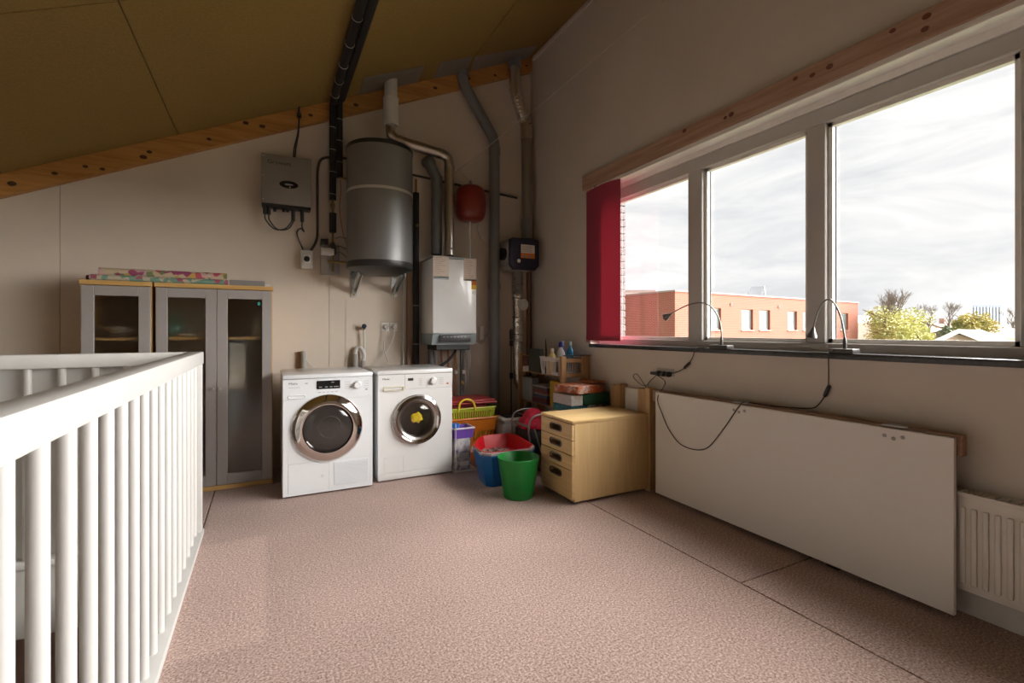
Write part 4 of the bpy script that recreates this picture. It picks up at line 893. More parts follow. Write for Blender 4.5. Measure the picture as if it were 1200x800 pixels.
p = PY(608, 305.5, VF); MB().lathe([(.019, 0), (.019, .004), (.001, .006)], (p.x, VF, p.z), (0, -1, 0), 20).build('button', WHITEFR, fr)
# lower duct
LY = YB - .13
t = thing('lower_duct', 'crumpled foil duct dropping from the fan unit with round white vent', 'duct', PY(606, 460, LY))
l0, l1, l2, l3, l4 = PY(606.5, 314, LY), PY(606.5, 345, LY), PY(607, 430, LY), PY(608, 448, LY), PY(616, 458, LY)
m = MB(); ribbed(m, l0, l1, .052, .006, .02); m.build('flex_collar', MATS['dull_collar'], t)
path = spline([l1, (l1 + l2) / 2, l2, l3, l4], 9); m = MB(); m.tube(path, [.050 + .004 * (i % 2) for i in range(len(path))], 18); du = m.build('foil_duct', FOIL, t)
for v in (350, 372, 392, 400): MB().ring((l1.x, LY, PY(606.5, v, LY).z), (.15, 0, 1), .0535, .003, 24, 6).build('clamp', mat('clamp_dark', (.10, .095, .09), .5), du)
v0 = PY(612, 357, LY - .06)
vv = MB().cyl((v0.x, LY - .02, v0.z), (v0.x, LY - .075, v0.z), .045, n=24).build('vent_neck', LPVC, t)
MB().ring((v0.x, LY - .078, v0.z), (0, -1, 0), .050, .012, 36, 8).build('vent_ring', LPVC, vv)
MB().lathe([(.030, 0), (.030, .006), (.001, .012)], (v0.x, LY - .082, v0.z), (0, -1, 0), 28).build('vent_disc', LPVC, vv)
# corner pipes by the duct
tag(MB().box(PY(617, 380, YB).x - .005, XR - .035, YB - .05, YB, 0, PY(620, 318, YB).z, .004, 1).build('corner_casing', mat('pink_casing', (.33, .20, .155), .75)), 'pinkish brown wooden casing in the corner below the fan unit', 'casing')
tag(MB().cyl((XR - .03, YB - .03, 0), (XR - .03, YB - .03, PY(625, 312, YB).z), .014, n=10).build('corner_pipe', mat('dark_pipe3', (.055, .045, .04), .6)), 'dark pipe in the room corner below the fan unit', 'pipe')
m = MB(); a = PY(598.5, 385, LY - .05); m.tube([(a.x, LY - .06, .0), (a.x, LY - .06, a.z)], .006, 8)
for v, h in ((392, .05), (402, .03), (440, .03)): z = PY(598, v, LY - .06).z; m.box(a.x - .014, a.x + .014, LY - .075, LY - .045, z - h, z + h, .004, 1)
tag(m.build('power_lead', RUBBER), 'black power lead with inline plugs hanging beside the foil duct', 'cable')
m = MB(); c0 = PY(604, 464, YB - .03); m.ring(c0, (0, -1, .1), .035, .004, 24, 6); m.ring(c0 + V(.015, -.004, -.012), (0, -1, .1), .03, .004, 24, 6); tag(m.build('coiled_cord', WCORD), 'small coil of white cord hanging behind the baskets', 'cord')

# foil sheets on the ceiling around the pipes
PATCH = mat('grey_sheet', (.30, .285, .265), .5, .4)
def patch(pts, label):
    P = [PC(*p) for p in pts]; n_ = V(CK, 0, -1).normalized()
    tag(MB().prism([p + n_ * .004 for p in P], -n_ * .0035).build('foil_sheet', PATCH, None, 0), label, 'sheet', )
patch([(426, 91), (497, 77), (489, 97), (421, 110)], 'grey metal sheet on the ceiling around the white flue sleeve')
patch([(516, 73), (554, 66), (545, 86), (508, 93)], 'grey metal sheet on ceiling around the slanted drain pipe')
patch([(557, 66), (630, 53), (618, 69), (551, 83)], 'grey metal sheet on ceiling around the silver duct')
# taut line from the vessel bracket to the window wall
a, b = V(ec.x - .06, YB - .012, PY(540, 200, YB).z), PX(779, 0, XR - .004)
t = thing('washing_line', 'thin pale line stretched from wall hook to the window wall', 'line', a)
MB().tube([a, a + (b - a) * .5 - V(0, 0, .02), b], .0022, 6).build('line', WCORD, t)
m = MB(); m.tube([a + V(0, .012, .01), a, a + V(-.03, -.01, -.035)], .004, 6); m.tube([a, PY(551, 213, YB - .05)], .002, 6); m.build('hook', GALV, t)

# taps, sockets and hoses above the machines
a = PY(426, 383, YB - .04)
t = thing('wall_tap', 'small wall tap with blue handle and thin hose above the machines', 'tap', a)
MB().cyl((a.x, YB, a.z - .01), (a.x, YB - .07, a.z - .01), .014, n=12).build('tap_body', CHROME, t)
MB().lathe([(.020, 0), (.022, .012), (.016, .02), (.001, .022)], (a.x, YB - .065, a.z + .004), (0, -1, .5), 14).build('handle', mat('blue_black', (.02, .03, .06), .4), t)
MB().tube(spline([(a.x, YB - .055, a.z - .01), (a.x + .004, YB - .055, a.z - .06), (a.x + .006, YB - .05, a.z - .25), (a.x + .006, YB - .05, a.z - .5)]), .009, 8).build('hose', LPVC, t)
b0 = PY(416.5, 440, YB - .05); b1 = PY(425.5, 440, YB - .08); zt2 = PY(420, 408, YB - .06).z
t = thing('drain_standpipe', 'grey standpipe with bent pale drain hose behind the dryer', 'pipe', (b0.x, YB - .05, 0))
MB().cyl((b0.x, YB - .05, 0), (b0.x, YB - .05, zt2 - .05), .026, n=16).build('standpipe', PVC if False else GREYPL, t)
MB().tube(spline([(b0.x, YB - .05, zt2 - .10), (b0.x, YB - .05, zt2 - .03), (b0.x + .02, YB - .055, zt2 + .005), (b0.x + .05, YB - .065, zt2 - .005), (b0.x + .072, YB - .075, zt2 - .06), (b1.x, YB - .08, zt2 - .12)]), .017, 12).build('drain_hose', LPVC, t)
MB().cyl((b1.x, YB - .08, .2), (b1.x, YB - .08, zt2 - .11), .021, n=14).build('hose_sleeve', GREYPL, t)
a = PY(354, 436, YB - .04)
t = thing('waste_pipe_stub', 'short brown and grey pipe stub with thin cable behind the dryer', 'pipe', (a.x, YB - .04, 0))
MB().box(a.x - .035, a.x - .008, YB - .03, YB, .0, PY(352, 412, YB).z, .003, 1).build('timber_strip', mat('brown_strip', (.22, .13, .06), .7), t)
MB().cyl((a.x + .012, YB - .045, 0), (a.x + .012, YB - .045, PY(355, 411, YB).z), .020, n=14).build('stub', GREYPL, t)
MB().tube(spline([(a.x + .03, YB - .03, PY(357, 410, YB).z), (a.x + .04, YB - .03, PY(359, 422, YB).z), (a.x + .12, YB - .05, PY(370, 434, YB).z), (a.x + .14, YB - .06, .75)]), .004, 6).build('cable', LPVC, t)
for i, (u, lb) in enumerate(((451, 'left white wall socket with plug above the washing machine'), (461, 'right white wall socket with plug above the washing machine'))):
    c = PY(u, 383, YB); t = thing('wall_socket', lb, 'socket', (c.x, YB, c.z - .04), 'sockets above the washing machine')
    MB().box(c.x - .040, c.x + .036, YB - .012, YB, c.z - .04, c.z + .04, .004, 2).build('plate', WHITEFR, t)
    MB().lathe([(.024, 0), (.024, .02), (.014, .035), (.001, .036)], (c.x, YB - .012, c.z), (0, -1, 0), 16).build('plug', LPVC, t)
    e = PY(447 if i == 0 else 443, 428, YB - .06)
    MB().tube(spline([(c.x, YB - .04, c.z - .005), (c.x - .005, YB - .05, c.z - .07), (c.x - (.02 if i == 0 else .06), YB - .05, c.z - .20), (c.x + (.02 if i == 0 else -.16), YB - .06, c.z - .33), (c.x + (.02 if i == 0 else -.20), YB - .07, c.z - .48)]), .0045, 8).build('cord', LPVC, t)

# ================================================================= FURNITURE AT THE WINDOW WALL
# drawer pedestal
KX0, KX1, KY0, KY1, KZ0, KZ1 = 1.790, 2.440, 2.612, 3.015, .022, .558
t = thing('drawer_pedestal', 'birch veneer drawer pedestal with four drawers and oval grips', 'drawers', ((KX0 + KX1) / 2, (KY0 + KY1) / 2, 0))
m = MB(); m.box(KX0 + .018, KX1, KY0, KY0 + .016, KZ0, KZ1 - .020, .001, 1); m.box(KX0 + .018, KX1, KY1 - .016, KY1, KZ0, KZ1 - .020, .001, 1)
m.box(KX0 + .018, KX1, KY0 + .016, KY1 - .016, KZ0, KZ0 + .016); m.box(KX1 - .012, KX1, KY0 + .016, KY1 - .016, KZ0 + .016, KZ1 - .020); m.build('carcass', BIRCH, t, 0)
MB().box(KX0 - .002, KX1 + .002, KY0 - .003, KY1 + .003, KZ1 - .019, KZ1, .003, 2).build('top_panel', BIRCHT, t)
MB().box(KX0 + .17, KX1 + .004, KY0 - .0035, KY0 + .0, KZ1 - .0195, KZ1 + .0004, .001, 1).build('edge_band', BIRCHT, t)
zs = [.535, .428, .328, .228, .040]
for i in range(4):
    z1, z0 = zs[i] - .0025, zs[i + 1] + .0025
    zc = (z0 + z1) / 2 + .005 if i < 3 else z1 - .045; yc = (KY0 + KY1) / 2
    L, h = .052, .021; n = 10
    hole = [(yc + L + h * math.sin(a), zc + h * math.cos(a)) for a in [math.pi * k / n for k in range(n + 1)]] + [(yc + L - 2 * L * k / 8, zc - h) for k in range(1, 8)] + [(yc - L - h * math.sin(a), zc - h * math.cos(a)) for a in [math.pi * k / n for k in range(n + 1)]] + [(yc - L + 2 * L * k / 8, zc + h) for k in range(1, 8)]
    d = holed_panel(hole, KY0 + .003, KY1 - .003, z0, z1, lambda w, z, q: (KX0 + q, w, z), .018).build('drawer', mat_wood('birch_front', (.56, .365, .155), (.72, .51, .255), 'Y', 8, .42), t, 0)
    outer = [(0, w, z) for w, z in hole]
    path = [V(KX0 - .004, p[1], p[2]) for p in outer]; path.append(path[0]); path.append(path[1])
    MB().tube(path, .0045, 6, False).build('grip_ring', mat('grip_grey', (.16, .15, .145), .35, .6), d)
for x in (KX0 + .06, KX1 - .06):
    for y in (KY0 + .05, KY1 - .05): MB().cyl((x, y - .012, .013), (x, y + .012, .013), .013, n=12).build('castor', BLACK, t)

# pine posts standing behind the pedestal
def two_plank_post(label, x0, x1, y0, y1, ztop):
    t = thing('pine_post', label, 'post', ((x0 + x1) / 2, (y0 + y1) / 2, 0)); ym = y0 + (y1 - y0) * .42
    MB().box(x0, x1, y0, ym, 0, ztop, .003, 1).build('plank', PINE, t, 0)
    MB().box(x0 + .004, x1 - .004, ym + .001, y1, 0, ztop - .012, .003, 1).build('plank', PINE, t, 0); return t
two_plank_post('tall pine post of two stepped planks beside the white folded table', 2.446, 2.508, 2.598, 2.728, PY(762, 454.5, 2.60).z)
two_plank_post('pine post of two planks between the pedestal and the stacked boxes', 2.465, 2.540, 2.945, 3.055, PY(730, 450, 2.95).z)
tag(MB().box(2.512, 2.528, 2.66, 2.94, 0, PY(742, 456, 2.80).z, .002, 1).build('white_board', MELA, None, 0), 'white board standing upright between the two pine posts', 'board')

# folded wall table
TXF = 2.410
t = thing('folding_table', 'large white folding table top hanging down from wooden wall batten', 'table', (TXF, 1.7, 0))
MB().box(TXF, TXF + .022, .878, 2.503, .028, .728, .002, 1).build('table_top', MELA, t, 0)
m = MB(); m.box(TXF + .022, TXF + .024, .878, 2.503, .028, .728); m.build('back_face', mat('brown_backing', (.14, .075, .045), .7), t, 0)
MB().box(TXF + .026, TXF + .068, 0.862, 2.56, .655, .738, .003, 1).build('batten', mat_wood('brown_batten', (.24, .13, .08), (.36, .21, .13), 'Y', 7), t, 0)
for (u, v) in ((1047, 503), (866, 472)):
    p = PX(u, v, TXF)
    h = MB().box(TXF - .002, TXF + .05, p.y - .045, p.y + .045, .7385, .7425, .001, 1).build('hinge', GALV, t)
    MB().cyl((TXF + .022, p.y - .045, .742), (TXF + .022, p.y + .045, .742), .005, n=10).build('hinge_pin', GALV, h)
    for k, dz in ((-1, .030), (0, .042), (1, .034)):
        MB().lathe([(.0085, 0), (.0075, .003), (.001, .004)], (TXF, p.y + .034 * k, .728 - dz), (-1, 0, 0), 12).build('screw_cap', GREYPL, h)
for y in (1.0, 1.7, 2.4): MB().box(TXF + .066, XR, y - .04, y + .04, .66, .715, .002, 1).build('wall_spacer', MATS['brown_batten'], t, 0)
MB().box(TXF + .03, TXF + .07, 1.32, 1.38, 0, .05, .004, 1).build('stop_block', BLACK, t)

# radiator
RXF = 2.452
t = thing('radiator', 'cream panel radiator with fluted front and top grille', 'radiator', (RXF, .2, .13))
RY0, RY1, RZ0, RZ1 = -.55, .900, .125, .512
MB().box(RXF, RXF + .016, RY0, RY1, RZ0, RZ1 - .012, .005, 2).build('front_panel', RADW, t)
MB().box(RXF + .062, RXF + .076, RY0, RY1, RZ0, RZ1 - .012, .004, 2).build('back_panel', RADW, t)
MB().box(RXF + .002, RXF + .076, RY0 - .001, RY0 + .003, RZ0 + .01, RZ1).build('side_cover', RADW, t, 0); MB().box(RXF + .002, RXF + .076, RY1 - .003, RY1 + .001, RZ0 + .01, RZ1).build('side_cover', RADW, t, 0)
rib = None
for k in range(43):
    y = .866 - .0342 * k
    if y < RY0 + .02: break
    if rib is None: rib = MB().box(RXF - .0075, RXF + .002, y - .0095, y + .0095, RZ0 + .030, RZ1 - .055, .006, 2).build('rib', RADW, t); ry = y
    else: dup(rib, (0, y - ry, 0), t)
g = MB().box(RXF - .001, RXF + .006, RY0, RY1, RZ1 - .014, RZ1, .001, 1).box(RXF + .070, RXF + .077, RY0, RY1, RZ1 - .014, RZ1, .001, 1).build('grille_edge', RADW, t, 0)
bar = None
for k in range(90):
    y = RY1 - .006 - .0160 * k
    if y < RY0: break
    if bar is None: bar = MB().box(RXF + .004, RXF + .072, y - .0045, y + .0045, RZ1 - .006, RZ1 - .001).build('grille_bar', RADW, t, 0); ry = y
    else: dup(bar, (0, y - ry, 0), t)
MB().box(RXF + .018, RXF + .060, RY0 + .01, RY1 - .01, RZ0 + .02, RZ1 - .09).build('convector', RADW, t, 0)
for y in (RY0 + .2, RY1 - .25): MB().box(RXF + .07, XR, y - .02, y + .02, RZ0 + .03, RZ1 - .06).build('wall_bracket', GALV, t, 0)

# vertical blind slats
t = thing('vertical_blind', 'red fabric vertical blind drawn to the side of the window', 'blind', (XR - .07, 3.2, 1.06))
zb, zt = 1.075, 2.365
def slat(y0, x0, y1, x1, m_, nm='slat'):
    n = 6; poly = []
    for i in range(n + 1):
        s = i / n; bulge = .010 * math.sin(math.pi * s); poly.append((x0 + (x1 - x0) * s - bulge, y0 + (y1 - y0) * s))
    mb = MB(); dx, dy = x1 - x0, y1 - y0; L = math.hypot(dx, dy); nx, ny = dy / L * .0008, -dx / L * .0008
    ring = [(px + nx, py + ny) for px, py in poly] + [(px - nx, py - ny) for px, py in poly[::-1]]
    mb.loft([[V(px, py, z) for px, py in ring] for z in (zb, zt)]); o = mb.build(nm, m_, t, 60)
    mb = MB(); mb.loft([[V(px + nx * 3, py + ny * 3, z) for px, py in poly] + [V(px - nx * 3, py - ny * 3, z) for px, py in poly[::-1]] for z in (zb - .004, zb + .034)]); mb.build('hem_weight', m_, o, 60)
    return o, poly
o1, p1 = slat(3.425, XR - .055, 3.175, XR - .080, BLF)
o2, p2 = slat(3.185, XR - .085, 2.985, XR - .045, BLF)
for k in range(4): slat(3.425, XR - .043 + .010 * k, 3.19, XR - .062 + .010 * k, BLF)     # the other slats stacked behind
m = MB()
for i in range(26):
    s = i / 25; y = 3.42 + (3.18 - 3.42) * s; x = XR - .060 - .025 * s; m.box(x - .001, x + .001, y - .0016, y + .0016, zb - .020, zb + .002)
m.build('fringe', mat('fringe_pink', (.34, .16, .17), .8), o1, 0)
for o_, pp in ((o1, p1), (o2, p2)):
    x, y = pp[3]; MB().box(x - .006, x + .006, y - .008, y + .008, zt - .002, zt + .012).build('carrier', LPVC, o_, 0)
MB().tube([(XR - .03, 2.99, 2.36), (XR - .032, 2.975, 1.7), (XR - .03, 2.985, 1.08)], .0022, 6).build('chain', WCORD, t)

# gooseneck lamps on the sill
LX = XR - .012; SZ = 1.042
DGREY = mat('lamp_grey', (.08, .075, .07), .4, .3)
def gooseneck(label, base, pts, headdir):
    bp = [PX(u, v, LX) for u, v in base]; y = (bp[0].y + bp[1].y) / 2; w_ = abs(bp[0].y - bp[1].y) / 2
    t = thing('gooseneck_lamp', label, 'lamp', (LX, y, SZ))
    MB().box(LX - .033, LX + .033, y - w_, y + w_, SZ, SZ + .022, .004, 2).build('base', DGREY, t)
    P = [PX(u, v, LX) for u, v in pts]; P[0].z = SZ + .02
    MB().lathe([(.009, 0), (.009, .03), (.006, .055), (.004, .06)], P[0], n=14).build('stem_socket', DGREY, t)
    MB().tube(spline(P, 6), .0042, 10).build('neck', mat('neck_steel', (.20, .19, .18), .4, .8), t)
    e = P[-1]; d = (P[-1] - P[-2]).normalized()
    hd = MB().lathe([(.006, -.008), (.009, 0), (.012, .010), (.024, .034), (.026, .046)], e, d, 24, caps=False).build('head', mat('head_steel', (.16, .15, .145), .35, .7), t)
    MB().lathe([(.023, .036), (.018, .040), (.001, .042)], e, d, 20).build('bulb_lens', mat('lens', (.7, .68, .62), .2), hd)
    return t
gooseneck('steel gooseneck sill lamp reaching out flat in front of the brick building', ((835, 405), (856, 405)), [(845.5, 404), (845, 385), (841.5, 371), (833, 359), (821, 354.5), (807, 357), (794, 363), (785, 368.5)], None)
gooseneck('steel gooseneck sill lamp bent over with its head pointing down', ((976, 411), (1004, 411)), [(990, 409), (989.5, 394), (986, 374), (980, 359), (973, 351), (966, 353), (959, 364), (954.5, 378), (953, 385)], None)

# wall sockets and lamp cords
a, b = PX(771, 430.5, XR), PX(790, 441.5, XR)
t = thing('double_socket', 'grey double wall socket with black plugs under the window sill', 'socket', (XR, (a.y + b.y) / 2, b.z))
MB().box(XR - .010, XR, b.y, a.y, b.z, a.z, .003, 2).build('plate', mat('socket_grey', (.42, .40, .37), .4), t)
for k in range(3): 
    y = a.y - .03 - k * .048; MB().lathe([(.019, 0), (.019, .022), (.012, .036), (.001, .037)], (XR - .010, y, (a.z + b.z) / 2 - .012), (-1, 0, 0), 14).build('plug', BLACK, t)
MB().box(XR - .045, XR - .008, a.y - .03, a.y + .035, (a.z + b.z) / 2 - .024, (a.z + b.z) / 2 - .004, .003, 1).build('adapter', BLACK, t)
def cord(nm, label, pts, inline=None, r=.0028):
    P = [V(p) for p in pts]; t = thing(nm, label, 'cord', P[0])
    MB().tube(spline(P, 6), r, 6).build('wire', CORD, t)
    if inline:
        c, d = V(inline[0]), V(inline[1]).normalized(); a, b = frame_of(d)
        MB().lathe([(.004, -.034), (.009, -.028), (.010, 0), (.009, .028), (.004, .034)], c, d, 12).build('inline_switch', BLACK, t)
    return t
XC = XR - .014
p = lambda u, v, x=XC: PX(u, v, x)
cord('lamp_cord', 'black lamp cord with inline switch running from sill to double socket', [PX(845, 403.5, LX), V(LX - .035, PX(832, 408, LX).y, SZ + .004), V(XR - .056, PX(817, 408, XR - .05).y, SZ - .006), p(811, 420), p(805, 428), p(799, 433), p(789, 437, XC - .01), p(781, 438, XR - .04)], (p(805, 428), p(802, 431) - p(808, 425)))
XT = TXF - .006
cord('lamp_cord', 'long black lamp cord with inline switch drooping over the white folded table', [PX(977, 409, LX - .03), V(XR - .058, PX(973, 412, XR - .05).y, SZ + .004), V(XR - .058, PX(972, 418, XR - .05).y, SZ - .03), p(971, 445), p(969, 458), p(958, 475), V(XR - .03, PX(944, 483, XR - .03).y, .745), V(XR - .09, PX(905, 478, XR - .09).y, .742), V(TXF + .03, PX(872, 474, TXF).y, .7445), V(TXF - .007, PX(868, 478, TXF).y, .728), PX(848, 502, XT), PX(826, 526, XT), PX(800, 522, XT), PX(785, 505, XT), PX(776, 485, XT), V(TXF - .012, 2.47, .69), V(XR - .05, 2.50, .79), p(767, 438, XR - .035)], (p(969, 458), p(966, 463) - p(971, 452)))
cord('loose_cord', 'thin black cord curling beside the double socket', [p(771, 438, XR - .03), p(763, 445), p(756, 452, XR - .03), p(748, 448), p(742, 441), p(746, 438), p(752, 446, XR - .03), p(758, 454, XR - .04), V(2.49, PX(760, 456, 2.49).y, .76)], None, .0025)

# ================================================================= CORNER: SHELF AND STORED THINGS
# low pine shelf along the window wall
HX0, HX1, HY0, HY1 = 2.262, 2.535, 3.44, 4.20
t = thing('pine_shelf', 'low open pine shelf in the corner under the window end', 'shelf', ((HX0 + HX1) / 2, (HY0 + HY1) / 2, 0))
for (x0, x1) in ((HX0 - .025, HX0 + .025), (HX1 - .085, HX1)):
    for y in (HY0, HY1): MB().box(x0, x1, y - .016, y + .016, 0, .935, .003, 1).build('post', SHELFW, t, 0)
for y in (HY0, HY1):
    for z in (.895, .770, .47, .14): MB().box(HX0 + .025, HX1 - .085, y - .012, y + .012, z - .018, z + .018, .002, 1).build('end_rail', SHELFW, t, 0)
SHX = mat_wood('shelf_board', (.30, .165, .07), (.44, .265, .125), 'Y', 8)
for z in (.752, .470, .140):
    for k in range(5): x = HX0 - .01 + k * .052; MB().box(x, x + .042, HY0 - .016, HY1 + .016, z, z + .014, .002, 1).build('shelf_slat', SHX, t, 0)
S2, S1 = .766, .484
# perforated basket with bottles
def slotted_basket(t, cx, cy, z0, wx, wy, h, taper, m_, slots=True, nx=14, ny=12, rimr=.006, band=.28, foot=.14, sz0=None):
    """box basket: floor, corner/edge bands and upright bars, rolled rim"""
    def ring(f): z = z0 + h * f; s = 1 - taper * (1 - f); return wx / 2 * s, wy / 2 * s, z
    mb = MB()
    def rr(f, inset=0, c=.03, n=4):
        a, b, z = ring(f); a -= inset; b -= inset; out = []
        for sx, sy, st in ((1, 1, 0), (-1, 1, 1), (-1, -1, 2), (1, -1, 3)):
            for k in range(n + 1):
                q = math.pi / 2 * (st + k / n); out.append(V(cx + sx * (a - c) + c * math.cos(q), cy + sy * (b - c) + c * math.sin(q), z))
        return out
    T = .0025
    mb.loft([rr(0), rr(foot), rr(foot, T), rr(0.02, T)], False); mb.loft([rr(1 - band), rr(1), rr(1, T), rr(1 - band, T), rr(1 - band)], False)
    mb.loft([rr(0), rr(.02, T)], True); mb.build('shell', m_, t)
    bars = MB(); A = rr(foot, 0); B = rr(1 - band, 0)
    def bar_between(p, q, nrm, w):
        d = (q - p); sd = nrm.cross(d).normalized() * w
        bars.prism([p - sd, p + sd, q + sd, q - sd], -nrm * T)
    a0, b0, zA = ring(foot); a1, b1, zB = ring(1 - band)
    for k in range(nx):
        s = -1 + 2 * (k + .5) / nx
        for sy in (-1, 1): bar_between(V(cx + s * (a0 - .012), cy + sy * b0, zA), V(cx + s * (a1 - .012), cy + sy * b1, zB), V(0, sy, 0), wx / nx * .26)
    for k in range(ny):
        s = -1 + 2 * (k + .5) / ny
        for sx in (-1, 1): bar_between(V(cx + sx * a0, cy + s * (b0 - .012), zA), V(cx + sx * a1, cy + s * (b1 - .012), zB), V(sx, 0, 0), wy / ny * .26)
    o = bars.build('side_bars', m_, t, 0); o['kind'] = 'stuff'
    R = rr(1); R.append(R[0]); R.append(R[1]); MB().tube(R, rimr, 8, False).build('rim', m_, t)
t = thing('storage_basket', 'white slotted plastic basket holding bottles on the pine shelf', 'basket', (2.35, 3.60, S2))
slotted_basket(t, 2.335, 3.615, S2 + .001, .25, .30, .150, .10, mat('white_basket', (.62, .59, .56), .45), nx=9, ny=11, band=.22, foot=.2)
nb = t
def bottle(nm, label, x, y, z, prof, m_, cap=None, capm=None, inner=None):
    t = thing(nm, label, 'bottle', (x, y, z)); MB().lathe(prof, (x, y, z), n=20).build('body', m_, t, 50)
    if cap: MB().lathe(cap, (x, y, z), n=16).build('cap', capm, t)
    return t
BZ = S2 + .006
yb_ = 3.56
bottle('lotion_bottle', 'small pale yellow bottle with cream cap in the white basket', 2.245, yb_ + .03, BZ, [(.03, 0), (.034, .01), (.034, .13), (.030, .165), (.014, .19), (.014, .20)], mat('pale_yellow', (.62, .48, .20), .35), [(.017, .198), (.017, .226), (.001, .228)], PAPER)
bottle('detergent_bottle', 'white detergent bottle with blue cap in the white basket', 2.335, yb_ + .03, BZ, [(.034, 0), (.040, .01), (.041, .14), (.036, .19), (.018, .225), (.018, .24)], mat('white_bottle', (.74, .74, .76), .3), [(.021, .235), (.019, .275), (.010, .285), (.001, .286)], mat('blue_cap', (.02, .03, .35), .3))
CLB = mat('blue_liquid', (.01, .16, .34), .12, coat=.4)
bottle('spray_bottle', 'bright blue liquid bottle with clear neck in the white basket', 2.415, yb_ - .0, BZ, [(.028, 0), (.034, .01), (.034, .17), (.030, .205), (.013, .235), (.013, .255)], CLB, [(.016, .25), (.016, .285), (.001, .287)], mat('clear_grey', (.45, .50, .52), .2))
bottle('spray_bottle', 'second blue bottle with pale top at the wall side of the basket', 2.395, yb_ + .10, BZ, [(.028, 0), (.032, .01), (.032, .17), (.026, .20), (.014, .23), (.014, .25)], mat('deep_blue_liquid', (.012, .10, .26), .15, coat=.4), [(.018, .245), (.018, .29), (.001, .292)], mat('pale_violet', (.50, .50, .58), .3))
bottle('tube_bottle', 'slim pink topped bottle at the wall end of the basket', 2.435, yb_ + .06, BZ, [(.018, 0), (.02, .01), (.02, .15), (.012, .17)], mat('clear_grey2', (.40, .38, .38), .2), [(.013, .165), (.013, .20), (.001, .202)], mat('pink_cap', (.50, .20, .20), .4))
tag(MB().tube([(2.225, yb_ + .10, BZ), (2.225, yb_ + .10, BZ + .20), (2.222, yb_ + .105, BZ + .31)], [.010, .009, .003], 8).build('bottle_brush', BLACK), 'thin black stick standing upright in the white basket', 'brush')
tag(MB().box(HX0 + .02, HX1 + .005, HY0 - .03, HY0 + .04, .936, .944, .002, 1).build('black_strip', BLACK), 'black flat strip lying across the shelf posts', 'strip')
# left end of upper shelf
tag(MB().box(2.245, 2.285, 3.80, 4.02, S2, S2 + .22, .004, 1).build('lever_file', mat('dark_green_file', (.05, .058, .045), .6)), 'dark green file standing at the end of the upper shelf', 'file')
tag(MB().box(2.26, 2.40, 4.06, 4.18, S2, S2 + .14, .004, 1).build('small_box', mat('brown_red_box', (.17, .075, .055), .7)), 'small red brown box on the far end of the upper shelf', 'box')
tag(MB().box(2.20, 2.32, 4.03, 4.05, S2, S2 + .05, .003, 1).build('white_pad', PAPER), 'small white pad leaning beside the red brown box', 'pad')
# lower shelf: games stack, yellow magazine holder, binders
cols = [((.10, .05, .09), 'plum'), ((.16, .03, .03), 'dark red'), ((.05, .06, .12), 'navy'), ((.28, .22, .18), 'beige'), ((.20, .05, .04), 'brick red'), ((.08, .08, .09), 'charcoal'), ((.35, .32, .30), 'pale grey')]
z = S1
for i, (c, nm) in enumerate(cols):
    h = (.022, .03, .026, .018, .03, .024, .016)[i]; dx = random.uniform(-.012, .012)
    tag(MB().box(2.245 + dx, 2.45 + dx, 3.68 + dx, 3.93 + dx, z, z + h, .002, 1).build('game_box', mat('game_%d' % i, c, .5, var=(30, .35))), '%s flat box in the stack on the lower shelf' % nm, 'box', 'stacked boxes on the lower shelf'); z += h
tag(MB().box(2.25, 2.33, 3.96, 4.16, S1, S1 + .22, .004, 1).build('pale_binder', mat('grey_binder', (.30, .30, .29), .6)), 'pale grey binder standing at the far end of the lower shelf', 'binder')
t = thing('magazine_holder', 'yellow magazine holder with white label on the lower shelf', 'holder', (2.30, 3.56, S1))
MB().box(2.252, 2.335, 3.475, 3.64, S1, S1 + .225, .003, 1).build('case', mat('mustard', (.46, .29, .03), .6), t)
MB().box(2.278, 2.312, 3.4735, 3.476, S1 + .05, S1 + .18).build('label_card', PAPER, t, 0)
tag(MB().box(2.345, 2.39, 3.475, 3.64, S1, S1 + .20, .003, 1).build('binder', mat('dark_binder', (.06, .055, .07), .6)), 'dark binder beside the yellow magazine holder', 'binder')
# boxes between shelf and pedestal
sb = tag(MB().box(2.12, 2.53, 3.115, 3.415, 0, .50, .006, 1).build('storage_carton', mat('carton_brown', (.34, .22, .12), .8)), 'brown carton behind the pedestal carrying the stacked boxes', 'carton')
ORB = mat_ramp_noise('orange_print', [(.35, (.36, .07, .025)), (.5, (.46, .13, .04)), (.6, (.55, .46, .42)), (.72, (.36, .05, .03))], 20, .45)
def boxobj(nm, label, x0, x1, y0, y1, z0, z1, m_, rz=0, cat='box', bev=.003):
    mb = MB(); c = V((x0 + x1) / 2, (y0 + y1) / 2, 0); mb.M = Matrix.Translation(c) @ Matrix.Rotation(rz, 4, 'Z') @ Matrix.Translation(-c)
    mb.box(x0, x1, y0, y1, z0, z1, bev, 1); return tag(mb.build(nm, m_), label, cat)
boxobj('white_carton', 'white printed carton below the orange game box', 2.135, 2.245, 3.13, 3.40, .558, .640, mat('white_print', (.58, .56, .54), .6, var=(60, .15)))
boxobj('teal_box', 'teal box under the white carton behind the pedestal', 2.135, 2.30, 3.14, 3.40, .501, .557, mat('teal_print', (.03, .16, .20), .6, var=(50, .4)))
boxobj('green_case', 'dark green plastic tool case stacked behind the pedestal', 2.250, 2.515, 3.125, 3.33, .558, .650, mat('green_case_mat', (.018, .085, .045), .45), bev=.01)
boxobj('striped_box', 'flat box with pale stripes under the green case', 2.305, 2.515, 3.13, 3.36, .501, .557, mat_ramp_noise('stripe_print', [(.4, (.10, .13, .12)), (.55, (.50, .50, .48)), (.7, (.25, .15, .12))], 40))
boxobj('orange_game_box', 'orange and red printed game box on top of the pile', 2.15, 2.44, 3.12, 3.40, .652, .712, ORB, .18)
